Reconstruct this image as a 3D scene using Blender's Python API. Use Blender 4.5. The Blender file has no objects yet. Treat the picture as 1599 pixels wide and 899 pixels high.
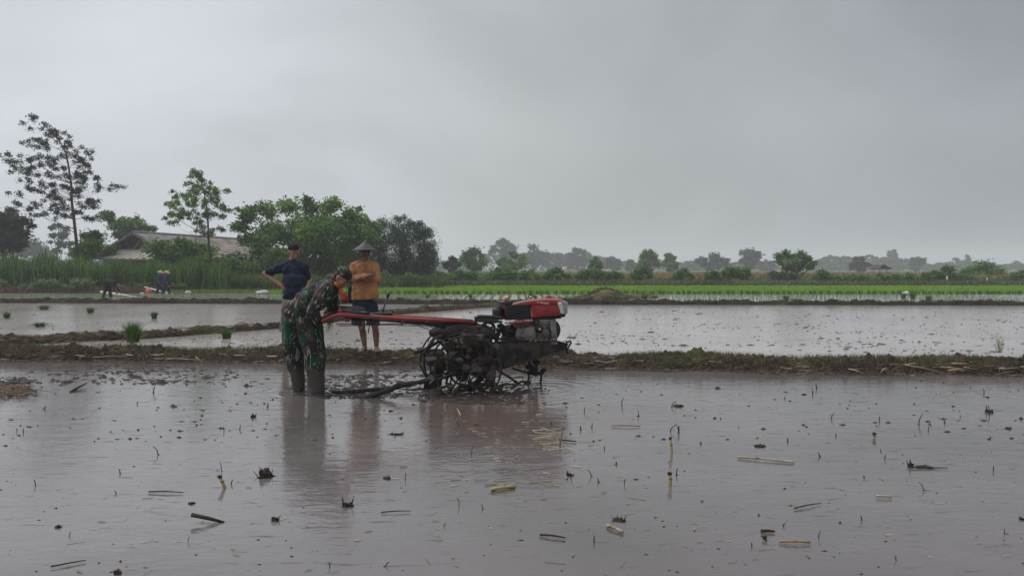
import bpy, bmesh, math, random
import numpy as np
from mathutils import Vector, Matrix, noise as mnoise

sc = bpy.context.scene
# ------------------------------------------------------------------ camera
F = 1180.0; W, H = 1599.0, 899.0; CX, CY = 799.5, 449.5
CAMZ = 1.5; PITCH = math.atan((CY - 418.0) / F)
cam_data = bpy.data.cameras.new("camera")
cam = bpy.data.objects.new("camera", cam_data)
sc.collection.objects.link(cam)
cam.location = (0, 0, CAMZ)
cam.rotation_euler = (math.pi / 2 - PITCH, 0, 0)
cam_data.sensor_width = 36.0
cam_data.lens = 36.0 * F / W
cam_data.clip_start = 0.1
cam_data.clip_end = 9000
sc.camera = cam
# ------------------------------------------------------------------ sky and sun
SUN_EL, SUN_AZ = math.radians(52), math.radians(-60)
world = bpy.data.worlds.new("World"); sc.world = world; world.use_nodes = True
nt = world.node_tree; nt.nodes.clear(); N = nt.nodes.new; L = nt.links.new
wout = N("ShaderNodeOutputWorld")
sky = N("ShaderNodeTexSky"); sky.sky_type = 'NISHITA'; sky.sun_disc = False
sky.sun_elevation = SUN_EL; sky.sun_rotation = SUN_AZ; sky.dust_density = 5.0; sky.air_density = 1.5
bg1 = N("ShaderNodeBackground"); bg1.inputs[1].default_value = 0.07; L(sky.outputs[0], bg1.inputs[0])
tc = N("ShaderNodeTexCoord")
sep = N("ShaderNodeSeparateXYZ"); L(tc.outputs['Generated'], sep.inputs[0])
ramp = N("ShaderNodeValToRGB"); mr = N("ShaderNodeMapRange")
mr.inputs[1].default_value = -1; mr.inputs[2].default_value = 1
L(sep.outputs[0], mr.inputs[0]); L(mr.outputs[0], ramp.inputs[0])
cr = ramp.color_ramp
cr.elements[0].position = 0.0; cr.elements[0].color = (.74, .77, .84, 1)
cr.elements[1].position = 1.0; cr.elements[1].color = (.255, .28, .305, 1)
e = cr.elements.new(.25); e.color = (.655, .685, .745, 1)
e = cr.elements.new(.5); e.color = (.475, .50, .52, 1)
e = cr.elements.new(.75); e.color = (.335, .36, .39, 1)
mp = N("ShaderNodeMapping"); mp.inputs['Scale'].default_value = (1.3, 1.3, 2.1); L(tc.outputs['Generated'], mp.inputs[0])
nz = N("ShaderNodeTexNoise"); nz.inputs['Scale'].default_value = 1.6; nz.inputs['Detail'].default_value = 4; nz.inputs['Roughness'].default_value = .5
nz.inputs['Distortion'].default_value = .5
L(mp.outputs[0], nz.inputs[0])
mr2 = N("ShaderNodeMapRange"); mr2.inputs[1].default_value = .32; mr2.inputs[2].default_value = .68; mr2.inputs[3].default_value = .76; mr2.inputs[4].default_value = 1.04
L(nz.outputs[0], mr2.inputs[0])
mul = N("ShaderNodeVectorMath"); mul.operation = 'SCALE'; L(ramp.outputs[0], mul.inputs[0]); L(mr2.outputs[0], mul.inputs['Scale'])
# an overcast sky is brightest overhead
zr = N("ShaderNodeMapRange"); zr.interpolation_type = 'SMOOTHSTEP'; zr.inputs[1].default_value = .3; zr.inputs[2].default_value = 1.0; zr.inputs[3].default_value = 1.0; zr.inputs[4].default_value = 2.9
L(sep.outputs[2], zr.inputs[0])
mulz = N("ShaderNodeVectorMath"); mulz.operation = 'SCALE'; L(mul.outputs[0], mulz.inputs[0]); L(zr.outputs[0], mulz.inputs['Scale'])
bg2 = N("ShaderNodeBackground"); bg2.inputs[1].default_value = 1.0; lz = N("ShaderNodeMapRange"); lz.interpolation_type = 'SMOOTHSTEP'; lz.inputs[1].default_value = .0; lz.inputs[2].default_value = .34; lz.inputs[3].default_value = 1.07; lz.inputs[4].default_value = .94
L(sep.outputs[2], lz.inputs[0])
mull = N("ShaderNodeVectorMath"); mull.operation = 'SCALE'; L(mulz.outputs[0], mull.inputs[0]); L(lz.outputs[0], mull.inputs['Scale']); L(mull.outputs[0], bg2.inputs[0])
mix = N("ShaderNodeMixShader"); mix.inputs[0].default_value = .94
L(bg1.outputs[0], mix.inputs[1]); L(bg2.outputs[0], mix.inputs[2]); L(mix.outputs[0], wout.inputs[0])
sun_d = bpy.data.lights.new("sun", 'SUN'); sun_d.energy = 1.1; sun_d.angle = math.radians(25); sun_d.color = (1, .98, .95)
sun = bpy.data.objects.new("sun", sun_d); sc.collection.objects.link(sun)
# light comes from the upper left, a little behind the fields
sv = Vector((math.sin(SUN_AZ) * math.cos(SUN_EL), math.cos(SUN_AZ) * math.cos(SUN_EL), math.sin(SUN_EL)))
sun.rotation_euler = sv.to_track_quat('Z', 'Y').to_euler()
sc.view_settings.view_transform = 'Standard'; sc.view_settings.look = 'None'
sc.view_settings.exposure = 0.18; sc.view_settings.gamma = 1.0
sc.cycles.volume_bounces = 2; sc.cycles.max_bounces = 6; sc.cycles.diffuse_bounces = 3; sc.cycles.glossy_bounces = 3
sc.cycles.volume_step_rate = 5

R = random.Random(7)
rng = np.random.default_rng(11)

# ------------------------------------------------------------------ projection helpers (photo pixel -> place in the world)
_fw = Vector((0, math.cos(PITCH), -math.sin(PITCH))); _up = Vector((0, math.sin(PITCH), math.cos(PITCH)))
def ray(px, py):
    return Vector((1, 0, 0)) * ((px - CX) / F) + _up * (-(py - CY) / F) + _fw
def gp(px, py, z=0.0):
    d = ray(px, py); t = (z - CAMZ) / d.z
    return Vector((0, 0, CAMZ)) + d * t
def at(px, py, Y):
    d = ray(px, py); t = Y / d.y
    return Vector((0, 0, CAMZ)) + d * t
def ppm(Y): return F / Y

# ------------------------------------------------------------------ materials
def mat(name, c1, c2=None, rough=.8, scale=6.0, detail=5, bump=0.0, bscale=None, metal=0.0, spec=.3,
        island=0.0, lo=.35, hi=.65, c3=None, s3=1.0, lo3=.5, hi3=.6, stretch=None, sub=0.0, bdist=.02, coat=0.0):
    m = bpy.data.materials.new(name); m.use_nodes = True
    t = m.node_tree; n = t.nodes.new; l = t.links.new
    p = t.nodes['Principled BSDF']
    p.inputs['Roughness'].default_value = rough; p.inputs['Metallic'].default_value = metal
    p.inputs['Specular IOR Level'].default_value = spec
    if coat: p.inputs['Coat Weight'].default_value = coat; p.inputs['Coat Roughness'].default_value = .15
    tc = n('ShaderNodeTexCoord'); src = tc.outputs['Object']
    if stretch:
        mp = n('ShaderNodeMapping'); mp.inputs['Scale'].default_value = stretch; l(src, mp.inputs[0]); src = mp.outputs[0]
    col = None
    if c2 is None: c2 = tuple(x * .7 for x in c1)
    nz = n('ShaderNodeTexNoise'); nz.inputs['Scale'].default_value = scale; nz.inputs['Detail'].default_value = detail
    l(src, nz.inputs['Vector'])
    r = n('ShaderNodeMapRange'); r.inputs[1].default_value = lo; r.inputs[2].default_value = hi; l(nz.outputs[0], r.inputs[0])
    mx = n('ShaderNodeMix'); mx.data_type = 'RGBA'; l(r.outputs[0], mx.inputs[0])
    mx.inputs[6].default_value = (*c1, 1); mx.inputs[7].default_value = (*c2, 1); col = mx.outputs[2]
    if c3:
        nz3 = n('ShaderNodeTexNoise'); nz3.inputs['Scale'].default_value = s3; nz3.inputs['Detail'].default_value = 4; l(src, nz3.inputs['Vector'])
        r3 = n('ShaderNodeMapRange'); r3.inputs[1].default_value = lo3; r3.inputs[2].default_value = hi3; l(nz3.outputs[0], r3.inputs[0])
        m3 = n('ShaderNodeMix'); m3.data_type = 'RGBA'; l(r3.outputs[0], m3.inputs[0]); l(col, m3.inputs[6]); m3.inputs[7].default_value = (*c3, 1)
        col = m3.outputs[2]
    if island:
        g = n('ShaderNodeNewGeometry'); hs = n('ShaderNodeHueSaturation')
        a = n('ShaderNodeMapRange'); a.inputs[3].default_value = 1 - island; a.inputs[4].default_value = 1 + island * 1.3; l(g.outputs['Random Per Island'], a.inputs[0])
        b = n('ShaderNodeMapRange'); b.inputs[3].default_value = .5 + island * .04; b.inputs[4].default_value = .5 - island * .04; l(g.outputs['Random Per Island'], b.inputs[0])
        l(a.outputs[0], hs.inputs['Value']); l(b.outputs[0], hs.inputs['Hue']); l(col, hs.inputs['Color']); col = hs.outputs[0]
    l(col, p.inputs['Base Color'])
    if sub:
        tr = n('ShaderNodeBsdfTranslucent'); l(col, tr.inputs[0]); ms = n('ShaderNodeMixShader'); ms.inputs[0].default_value = sub
        l(p.outputs[0], ms.inputs[1]); l(tr.outputs[0], ms.inputs[2]); l(ms.outputs[0], t.nodes['Material Output'].inputs[0])
    if bump:
        nb = n('ShaderNodeTexNoise'); nb.inputs['Scale'].default_value = bscale or scale * 3; nb.inputs['Detail'].default_value = 6; l(src, nb.inputs['Vector'])
        bp = n('ShaderNodeBump'); bp.inputs['Strength'].default_value = bump; bp.inputs['Distance'].default_value = bdist
        l(nb.outputs[0], bp.inputs['Height']); l(bp.outputs[0], p.inputs['Normal'])
    return m

# ------------------------------------------------------------------ mesh builders
OFF = {}
def link(o): sc.collection.objects.link(o); return o
def tag(o, label=None, cat=None, group=None, kind=None):
    if label: o['label'] = label
    if cat: o['category'] = cat
    if group: o['group'] = group
    if kind: o['kind'] = kind
    return o
def empty(name, loc, label=None, cat=None, group=None):
    o = link(bpy.data.objects.new(name, None)); o.location = loc; o.empty_display_size = .1
    OFF[o.name] = Vector(loc)
    return tag(o, label, cat, group)

def _origin(parent, origin):
    if parent is not None: return OFF.get(parent.name, Vector((0, 0, 0)))
    return Vector(origin) if origin is not None else Vector((0, 0, 0))
def make(name, me, m, parent=None, origin=None, smooth=False):
    off = _origin(parent, origin)
    if off.length: me.transform(Matrix.Translation(-off))
    if smooth:
        me.polygons.foreach_set('use_smooth', [True] * len(me.polygons))
    for mm in (m if isinstance(m, (list, tuple)) else [m]): me.materials.append(mm)
    o = link(bpy.data.objects.new(name, me))
    if parent is not None: o.parent = parent
    else: o.location = off
    OFF[o.name] = off
    return o

class MB:
    def __init__(s): s.v = []; s.f = []
    def add(s, vs, fs):
        b = len(s.v); s.v += [tuple(v) for v in vs]; s.f += [tuple(i + b for i in f) for f in fs]; return s
    def tube(s, pts, rad, n=8, cap=True, flat=1.0):
        pts = [Vector(p) for p in pts]
        if not hasattr(rad, '__len__'): rad = [rad] * len(pts)
        vs = []; fs = []; prev = None
        for i, p in enumerate(pts):
            a = pts[max(i - 1, 0)]; b = pts[min(i + 1, len(pts) - 1)]
            t = (b - a)
            if t.length < 1e-9: t = Vector((0, 0, 1))
            t.normalize()
            if prev is None:
                u = t.orthogonal().normalized()
            else:
                u = (prev - t * prev.dot(t))
                u = u.normalized() if u.length > 1e-6 else t.orthogonal().normalized()
            prev = u; w = t.cross(u)
            for k in range(n):
                an = 2 * math.pi * k / n
                vs.append(p + (u * math.cos(an) + w * math.sin(an) * flat) * rad[i])
        m = len(pts)
        for i in range(m - 1):
            for k in range(n):
                k2 = (k + 1) % n
                fs.append((i * n + k, i * n + k2, (i + 1) * n + k2, (i + 1) * n + k))
        if cap:
            fs.append(tuple(range(n - 1, -1, -1))); fs.append(tuple((m - 1) * n + k for k in range(n)))
        return s.add(vs, fs)
    def box(s, c, size, M=None):
        c = Vector(c); hx, hy, hz = [q / 2 for q in size]; vs = []
        for x in (-hx, hx):
            for y in (-hy, hy):
                for z in (-hz, hz):
                    v = Vector((x, y, z))
                    if M: v = M @ v
                    vs.append(c + v)
        return s.add(vs, [(0, 1, 3, 2), (4, 6, 7, 5), (0, 4, 5, 1), (2, 3, 7, 6), (0, 2, 6, 4), (1, 5, 7, 3)])
    def bar(s, a, b, w, h):
        a = Vector(a); b = Vector(b); t = (b - a); ln = t.length; t.normalize()
        side = t.cross(Vector((0, 0, 1)))
        side = side.normalized() if side.length > 1e-4 else Vector((1, 0, 0))
        up = side.cross(t)
        M = Matrix((t, side, up)).transposed()
        return s.box((a + b) / 2, (ln, w, h), M)
    def prism(s, A, B):
        """A, B: two matching outlines (lists of points) joined into a closed solid"""
        n = len(A); vs = list(A) + list(B)
        fs = [tuple(range(n - 1, -1, -1)), tuple(range(n, 2 * n))]
        for k in range(n):
            k2 = (k + 1) % n; fs.append((k, k2, n + k2, n + k))
        return s.add(vs, fs)
    def ell(s, c, r, M=None, nu=12, nv=8, jit=0.0, seed=0):
        c = Vector(c)
        if not hasattr(r, '__len__'): r = (r, r, r)
        vs = []; fs = []
        for j in range(nv + 1):
            th = math.pi * j / nv
            if j in (0, nv):
                d = Vector((0, 0, 1 if j == 0 else -1)); ring = [d]
            else: ring = [Vector((math.sin(th) * math.cos(2 * math.pi * k / nu), math.sin(th) * math.sin(2 * math.pi * k / nu), math.cos(th))) for k in range(nu)]
            for d in ring:
                q = 1.0
                if jit: q = 1 + jit * mnoise.noise(d * 1.7 + Vector((seed * 3.1, seed, 0))) * 1.6 + jit * .6 * mnoise.noise(d * 4.3 + Vector((seed, 0, seed * 2.3)))
                v = Vector((d.x * r[0] * q, d.y * r[1] * q, d.z * r[2] * q))
                if M: v = M @ v
                vs.append(c + v)
        def idx(j, k):
            if j == 0: return 0
            if j == nv: return 1 + (nv - 1) * nu
            return 1 + (j - 1) * nu + k % nu
        for j in range(nv):
            for k in range(nu):
                if j == 0: fs.append((0, idx(1, k), idx(1, k + 1)))
                elif j == nv - 1: fs.append((idx(j, k), idx(nv, 0), idx(j, k + 1)))
                else: fs.append((idx(j, k), idx(j + 1, k), idx(j + 1, k + 1), idx(j, k + 1)))
        return s.add(vs, fs)
    def cap(s, a, ra, b, rb, n=12):
        """tapered capsule"""
        a = Vector(a); b = Vector(b); t = b - a; ln = max(t.length, 1e-6); t = t / ln
        P = []; Rr = []
        for q in (-.98, -.8, -.5, 0): P.append(a + t * ra * q); Rr.append(ra * math.sqrt(max(0, 1 - q * q)) + 1e-4)
        for q in (0, .5, .8, .98): P.append(b + t * rb * q); Rr.append(rb * math.sqrt(max(0, 1 - q * q)) + 1e-4)
        return s.tube(P, Rr, n)
    def torus(s, c, axis, Rm, r, n=28, k=6):
        axis = Vector(axis).normalized(); u = axis.orthogonal().normalized(); w = axis.cross(u); vs = []; fs = []
        for i in range(n):
            a = 2 * math.pi * i / n; d = u * math.cos(a) + w * math.sin(a)
            for j in range(k):
                b = 2 * math.pi * j / k
                vs.append(Vector(c) + d * (Rm + r * math.cos(b)) + axis * r * math.sin(b))
        for i in range(n):
            for j in range(k):
                fs.append((i * k + j, ((i + 1) % n) * k + j, ((i + 1) % n) * k + (j + 1) % k, i * k + (j + 1) % k))
        return s.add(vs, fs)
    def mesh(s, name):
        me = bpy.data.meshes.new(name); me.from_pydata(s.v, [], s.f)
        bm = bmesh.new(); bm.from_mesh(me); bmesh.ops.recalc_face_normals(bm, faces=bm.faces); bm.to_mesh(me); bm.free()
        me.update(); return me
    def build(s, name, m, parent=None, smooth=False, origin=None):
        return make(name, s.mesh(name), m, parent, origin, smooth)
    def bevel(s, name, m, parent=None, w=.008, seg=2, origin=None, smooth=True):
        me = s.mesh(name); bm = bmesh.new(); bm.from_mesh(me)
        es = [e for e in bm.edges if len(e.link_faces) == 2 and e.calc_face_angle(0) > .5]
        bmesh.ops.bevel(bm, geom=es, offset=w, segments=seg, profile=.6, affect='EDGES', clamp_overlap=True)
        bm.to_mesh(me); bm.free()
        o = make(name, me, m, parent, origin, False)
        if smooth:
            me.polygons.foreach_set('use_smooth', [True] * len(me.polygons))
            try: me.set_sharp_from_angle(angle=math.radians(40))
            except Exception: pass
        return o

def npmesh(name, V, Fq):
    """V (n,3) floats, Fq (m,k) ints"""
    me = bpy.data.meshes.new(name); k = Fq.shape[1]
    me.vertices.add(len(V)); me.vertices.foreach_set('co', V.astype(np.float32).ravel())
    me.loops.add(Fq.size); me.loops.foreach_set('vertex_index', Fq.astype(np.int32).ravel())
    me.polygons.add(len(Fq)); me.polygons.foreach_set('loop_start', np.arange(0, Fq.size, k, dtype=np.int32))
    me.polygons.foreach_set('loop_total', np.full(len(Fq), k, dtype=np.int32))
    me.update(calc_edges=True); return me

def unit(a): return a / np.maximum(np.linalg.norm(a, axis=1, keepdims=True), 1e-9)
def leaves(name, C, size, m, parent=None, origin=None, elong=2.2, flat=.5, droop=0.0, along=None):
    """one folded four-sided leaf per centre"""
    n = len(C); a = rng.normal(size=(n, 3)); a[:, 2] *= flat; a[:, 2] -= droop
    if along is not None: a = a * .45 + along
    a = unit(a); b = unit(np.cross(a, rng.normal(size=(n, 3)) + np.array([0, 0, .1]))); c = np.cross(a, b)
    s = size * rng.uniform(.6, 1.35, (n, 1)); w = s / elong
    V = np.stack([C - a * s * .5, C + b * w * .5 + c * w * .12, C + a * s * .5, C - b * w * .5 + c * w * .12], 1).reshape(-1, 3)
    Fq = np.arange(n * 4).reshape(-1, 4)
    return make(name, npmesh(name, V, Fq), m, parent, origin)

def blades(name, B, h, w, lean, m, parent=None, origin=None, curve=.5):
    """curved grass blades: B (n,3) feet; h, w per-blade or scalar; lean = sideways reach relative to height"""
    n = len(B); h = np.broadcast_to(np.asarray(h, float).reshape(-1, 1), (n, 1)) * rng.uniform(.6, 1.25, (n, 1))
    w = np.broadcast_to(np.asarray(w, float).reshape(-1, 1), (n, 1))
    an = rng.uniform(0, 2 * math.pi, (n, 1)); d = np.hstack([np.cos(an), np.sin(an), np.zeros((n, 1))])
    an2 = rng.uniform(0, 2 * math.pi, (n, 1)); sd = np.hstack([np.cos(an2), np.sin(an2), np.zeros((n, 1))])
    ln = lean * rng.uniform(.1, 1.2, (n, 1)); up = np.array([[0, 0, 1.0]])
    p0 = B; p1 = B + up * h * .55 + d * h * ln * .3; p2 = B + up * h * (1 - curve * ln * .6) + d * h * ln
    V = np.stack([p0 - sd * w * .5, p0 + sd * w * .5, p1 + sd * w * .45, p1 - sd * w * .45, p2 + sd * w * .08, p2 - sd * w * .08], 1).reshape(-1, 3)
    base = (np.arange(n) * 6)[:, None]
    Fq = np.concatenate([base + np.array([[0, 1, 2, 3]]), base + np.array([[3, 2, 4, 5]])], 0)
    return make(name, npmesh(name, V, Fq), m, parent, origin)

def grid_sheet(name, xs, ys, zf, m, kind='structure'):
    X, Y = np.meshgrid(xs, ys); Z = zf(X, Y) if callable(zf) else np.full_like(X, zf)
    V = np.stack([X, Y, Z], -1).reshape(-1, 3); nx = len(xs); ny = len(ys)
    i = np.arange(nx - 1)[None, :] + np.arange(ny - 1)[:, None] * nx; i = i.ravel()
    Fq = np.stack([i, i + 1, i + nx + 1, i + nx], 1)
    o = make(name, npmesh(name, V, Fq), m, None, None, True); o['kind'] = kind; return o

def fbm(x, y, s, seed=0):
    x = np.asarray(x, float); y = np.asarray(y, float)
    out = np.zeros_like(x)
    fx, fy, fo = x.ravel(), y.ravel(), out.ravel()
    for i in range(fx.size): fo[i] = mnoise.fractal(Vector((fx[i] * s + seed, fy[i] * s, seed * .7)), 1.0, 2.0, 4)
    return fo.reshape(out.shape)
HAZE = 0.0010
# ------------------------------------------------------------------ ground, water, bunds
M_ground = mat('field_soil', (.075, .095, .03), (.05, .055, .022), .95, .25, bump=.5, bscale=3, bdist=.05, c3=(.13, .10, .05), s3=.06, lo3=.5, hi3=.62)
XS = np.concatenate([np.linspace(-1500, -100, 12), np.linspace(-80, 80, 41), np.linspace(100, 1500, 12)])
YS = np.concatenate([np.linspace(-60, 120, 46), np.linspace(160, 1440, 14)])
grid_sheet('ground', XS, YS, -.06, M_ground)

def water_mat(name, mud1, mud2, rough, bs, rings=False, streak=.5, bd=.0055, ior=1.6):
    m = bpy.data.materials.new(name); m.use_nodes = True
    t = m.node_tree; n = t.nodes.new; l = t.links.new; p = t.nodes['Principled BSDF']
    p.inputs['IOR'].default_value = ior; p.inputs['Specular IOR Level'].default_value = .5
    tc = n('ShaderNodeTexCoord'); src = tc.outputs['Object']
    # silt colour: wide clouds of stirred mud; ripples' dark tone painted as streaks
    n1 = n('ShaderNodeTexNoise'); n1.inputs['Scale'].default_value = .35; n1.inputs['Detail'].default_value = 5; l(src, n1.inputs['Vector'])
    mx = n('ShaderNodeMix'); mx.data_type = 'RGBA'; q1 = n('ShaderNodeMapRange'); q1.inputs[1].default_value = .38; q1.inputs[2].default_value = .62; l(n1.outputs[0], q1.inputs[0]); l(q1.outputs[0], mx.inputs[0]); mx.inputs[6].default_value = (*mud1, 1); mx.inputs[7].default_value = (*mud2, 1)
    mp = n('ShaderNodeMapping'); mp.inputs['Scale'].default_value = (1.9, 7.0, 1); mp.inputs['Rotation'].default_value = (0, 0, .12); l(src, mp.inputs[0])
    n2 = n('ShaderNodeTexNoise'); n2.inputs['Scale'].default_value = 2.2; n2.inputs['Detail'].default_value = 7; n2.inputs['Roughness'].default_value = .62; l(mp.outputs[0], n2.inputs['Vector'])
    r2 = n('ShaderNodeMapRange'); r2.inputs[1].default_value = .61; r2.inputs[2].default_value = .71; r2.inputs[3].default_value = 0; r2.inputs[4].default_value = streak; l(n2.outputs[0], r2.inputs[0])
    m2 = n('ShaderNodeMix'); m2.data_type = 'RGBA'; l(r2.outputs[0], m2.inputs[0]); l(mx.outputs[2], m2.inputs[6]); m2.inputs[7].default_value = (.035, .028, .024, 1)
    cbase = m2.outputs[2]
    if rings:      # water stirred brown round the wheels
        vs_ = n('ShaderNodeVectorMath'); vs_.operation = 'SUBTRACT'; l(src, vs_.inputs[0]); vs_.inputs[1].default_value = tuple(gp(745, 640))
        vm_ = n('ShaderNodeVectorMath'); vm_.operation = 'MULTIPLY'; l(vs_.outputs[0], vm_.inputs[0]); vm_.inputs[1].default_value = (1.0, .75, 1)
        ln_ = n('ShaderNodeVectorMath'); ln_.operation = 'LENGTH'; l(vm_.outputs[0], ln_.inputs[0])
        nn_ = n('ShaderNodeMath'); nn_.operation = 'MULTIPLY_ADD'; l(n2.outputs[0], nn_.inputs[0]); nn_.inputs[1].default_value = 1.6; l(ln_.outputs['Value'], nn_.inputs[2])
        fr_ = n('ShaderNodeMapRange'); fr_.inputs[1].default_value = 1.0; fr_.inputs[2].default_value = 2.3; fr_.inputs[3].default_value = .75; fr_.inputs[4].default_value = 0; l(nn_.outputs[0], fr_.inputs[0])
        mz_ = n('ShaderNodeMix'); mz_.data_type = 'RGBA'; l(fr_.outputs[0], mz_.inputs[0]); l(cbase, mz_.inputs[6]); mz_.inputs[7].default_value = (.105, .066, .05, 1); cbase = mz_.outputs[2]
    l(cbase, p.inputs['Base Color'])
    rr = n('ShaderNodeMapRange'); rr.inputs[3].default_value = rough; rr.inputs[4].default_value = rough + .22; l(r2.outputs[0], rr.inputs[0]); l(rr.outputs[0], p.inputs['Roughness'])
    sl = n('ShaderNodeMapRange'); sl.inputs[3].default_value = .5; sl.inputs[4].default_value = .22; l(r2.outputs[0], sl.inputs[0]); l(sl.outputs[0], p.inputs['Specular IOR Level'])
    # wind ripple + rain stipple
    mp3 = n('ShaderNodeMapping'); mp3.inputs['Scale'].default_value = (1, 2.2, 1); mp3.inputs['Rotation'].default_value = (0, 0, -.2); l(src, mp3.inputs[0])
    n3 = n('ShaderNodeTexNoise'); n3.inputs['Scale'].default_value = bs; n3.inputs['Detail'].default_value = 4; n3.inputs['Roughness'].default_value = .6; l(mp3.outputs[0], n3.inputs['Vector'])
    n4 = n('ShaderNodeTexVoronoi'); n4.inputs['Scale'].default_value = 22; l(src, n4.inputs['Vector'])
    ad = n('ShaderNodeMath'); ad.operation = 'MULTIPLY_ADD'; l(n4.outputs[0], ad.inputs[0]); ad.inputs[1].default_value = -.18; l(n3.outputs[0], ad.inputs[2])
    hgt = ad.outputs[0]
    n5 = n('ShaderNodeTexNoise'); n5.inputs['Scale'].default_value = bs * .28; n5.inputs['Detail'].default_value = 3; l(mp3.outputs[0], n5.inputs['Vector'])
    ad5 = n('ShaderNodeMath'); ad5.operation = 'MULTIPLY_ADD'; l(n5.outputs[0], ad5.inputs[0]); ad5.inputs[1].default_value = 2.2; l(hgt, ad5.inputs[2]); hgt = ad5.outputs[0]
    ad2 = n('ShaderNodeMath'); ad2.operation = 'MULTIPLY_ADD'; l(r2.outputs[0], ad2.inputs[0]); ad2.inputs[1].default_value = 1.2; l(hgt, ad2.inputs[2]); hgt = ad2.outputs[0]
    if rings:
        c = gp(838, 607)
        for (cc, sc_, amp, rad) in ((c, 14, .9, 1.5), (gp(470, 612), 17, .45, 1.0)):
            vs = n('ShaderNodeVectorMath'); vs.operation = 'SUBTRACT'; l(src, vs.inputs[0]); vs.inputs[1].default_value = tuple(cc)
            vl = n('ShaderNodeVectorMath'); vl.operation = 'LENGTH'; l(vs.outputs[0], vl.inputs[0])
            nd = n('ShaderNodeMath'); nd.operation = 'MULTIPLY_ADD'; l(n1.outputs[0], nd.inputs[0]); nd.inputs[1].default_value = 1.2; l(vl.outputs['Value'], nd.inputs[2])
            ml = n('ShaderNodeMath'); ml.operation = 'MULTIPLY'; l(nd.outputs[0], ml.inputs[0]); ml.inputs[1].default_value = sc_ * 2.2
            sn = n('ShaderNodeMath'); sn.operation = 'SINE'; l(ml.outputs[0], sn.inputs[0])
            fa = n('ShaderNodeMapRange'); fa.inputs[1].default_value = .2; fa.inputs[2].default_value = rad; fa.inputs[3].default_value = amp; fa.inputs[4].default_value = 0; l(vl.outputs['Value'], fa.inputs[0])
            mm = n('ShaderNodeMath'); mm.operation = 'MULTIPLY'; l(sn.outputs[0], mm.inputs[0]); l(fa.outputs[0], mm.inputs[1])
            a3 = n('ShaderNodeMath'); a3.operation = 'ADD'; l(mm.outputs[0], a3.inputs[0]); l(hgt, a3.inputs[1]); hgt = a3.outputs[0]
    bp = n('ShaderNodeBump'); bp.inputs['Strength'].default_value = 1.0; bp.inputs['Distance'].default_value = bd; l(hgt, bp.inputs['Height']); l(bp.outputs[0], p.inputs['Normal'])
    return m
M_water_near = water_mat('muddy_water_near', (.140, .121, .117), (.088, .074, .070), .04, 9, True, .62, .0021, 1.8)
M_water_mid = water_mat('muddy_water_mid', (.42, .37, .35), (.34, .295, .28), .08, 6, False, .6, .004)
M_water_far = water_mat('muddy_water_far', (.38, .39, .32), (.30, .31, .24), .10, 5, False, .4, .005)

def lerp_path(path, X):
    xs = [p[0] for p in path]; ys = [p[1] for p in path]; return np.interp(X, xs, ys)
MAIN = [(-40, 13.2), (-8.6, 12.55), (-2.4, 12.2), (.8, 11.62), (3.6, 11.25), (7.5, 10.95), (40, 9.5)]
MAIN = [(x, y) for x, y in MAIN]
DIAG = [(-40, 13.9), (-13, 14.5), (-9.9, 14.9), (-7.9, 15.9), (-5.8, 18.6), (-4.1, 23.6), (-1.2, 28.4), (1.5, 30.4)]
THIRD = [(-90, 33), (-20, 32.2), (0, 30.9), (20, 30.2), (90, 28)]
def strip(name, xs, lo, hi, z, m):
    V = []; Fq = []
    for i, x in enumerate(xs): V += [(x, lo(x), z), (x, hi(x), z)]
    for i in range(len(xs) - 1): Fq.append((2 * i, 2 * i + 2, 2 * i + 3, 2 * i + 1))
    o = make(name, npmesh(name, np.array(V), np.array(Fq)), m); o['kind'] = 'structure'; return o
xs = np.linspace(-40, 40, 41)
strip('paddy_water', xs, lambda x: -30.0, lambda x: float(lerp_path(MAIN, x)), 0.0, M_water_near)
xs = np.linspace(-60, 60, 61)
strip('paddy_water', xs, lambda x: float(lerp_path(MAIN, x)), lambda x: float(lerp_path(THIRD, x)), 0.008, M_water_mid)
strip('paddy_water', xs, lambda x: float(lerp_path(THIRD, x)), lambda x: 45.0, 0.012, M_water_far)

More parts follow.
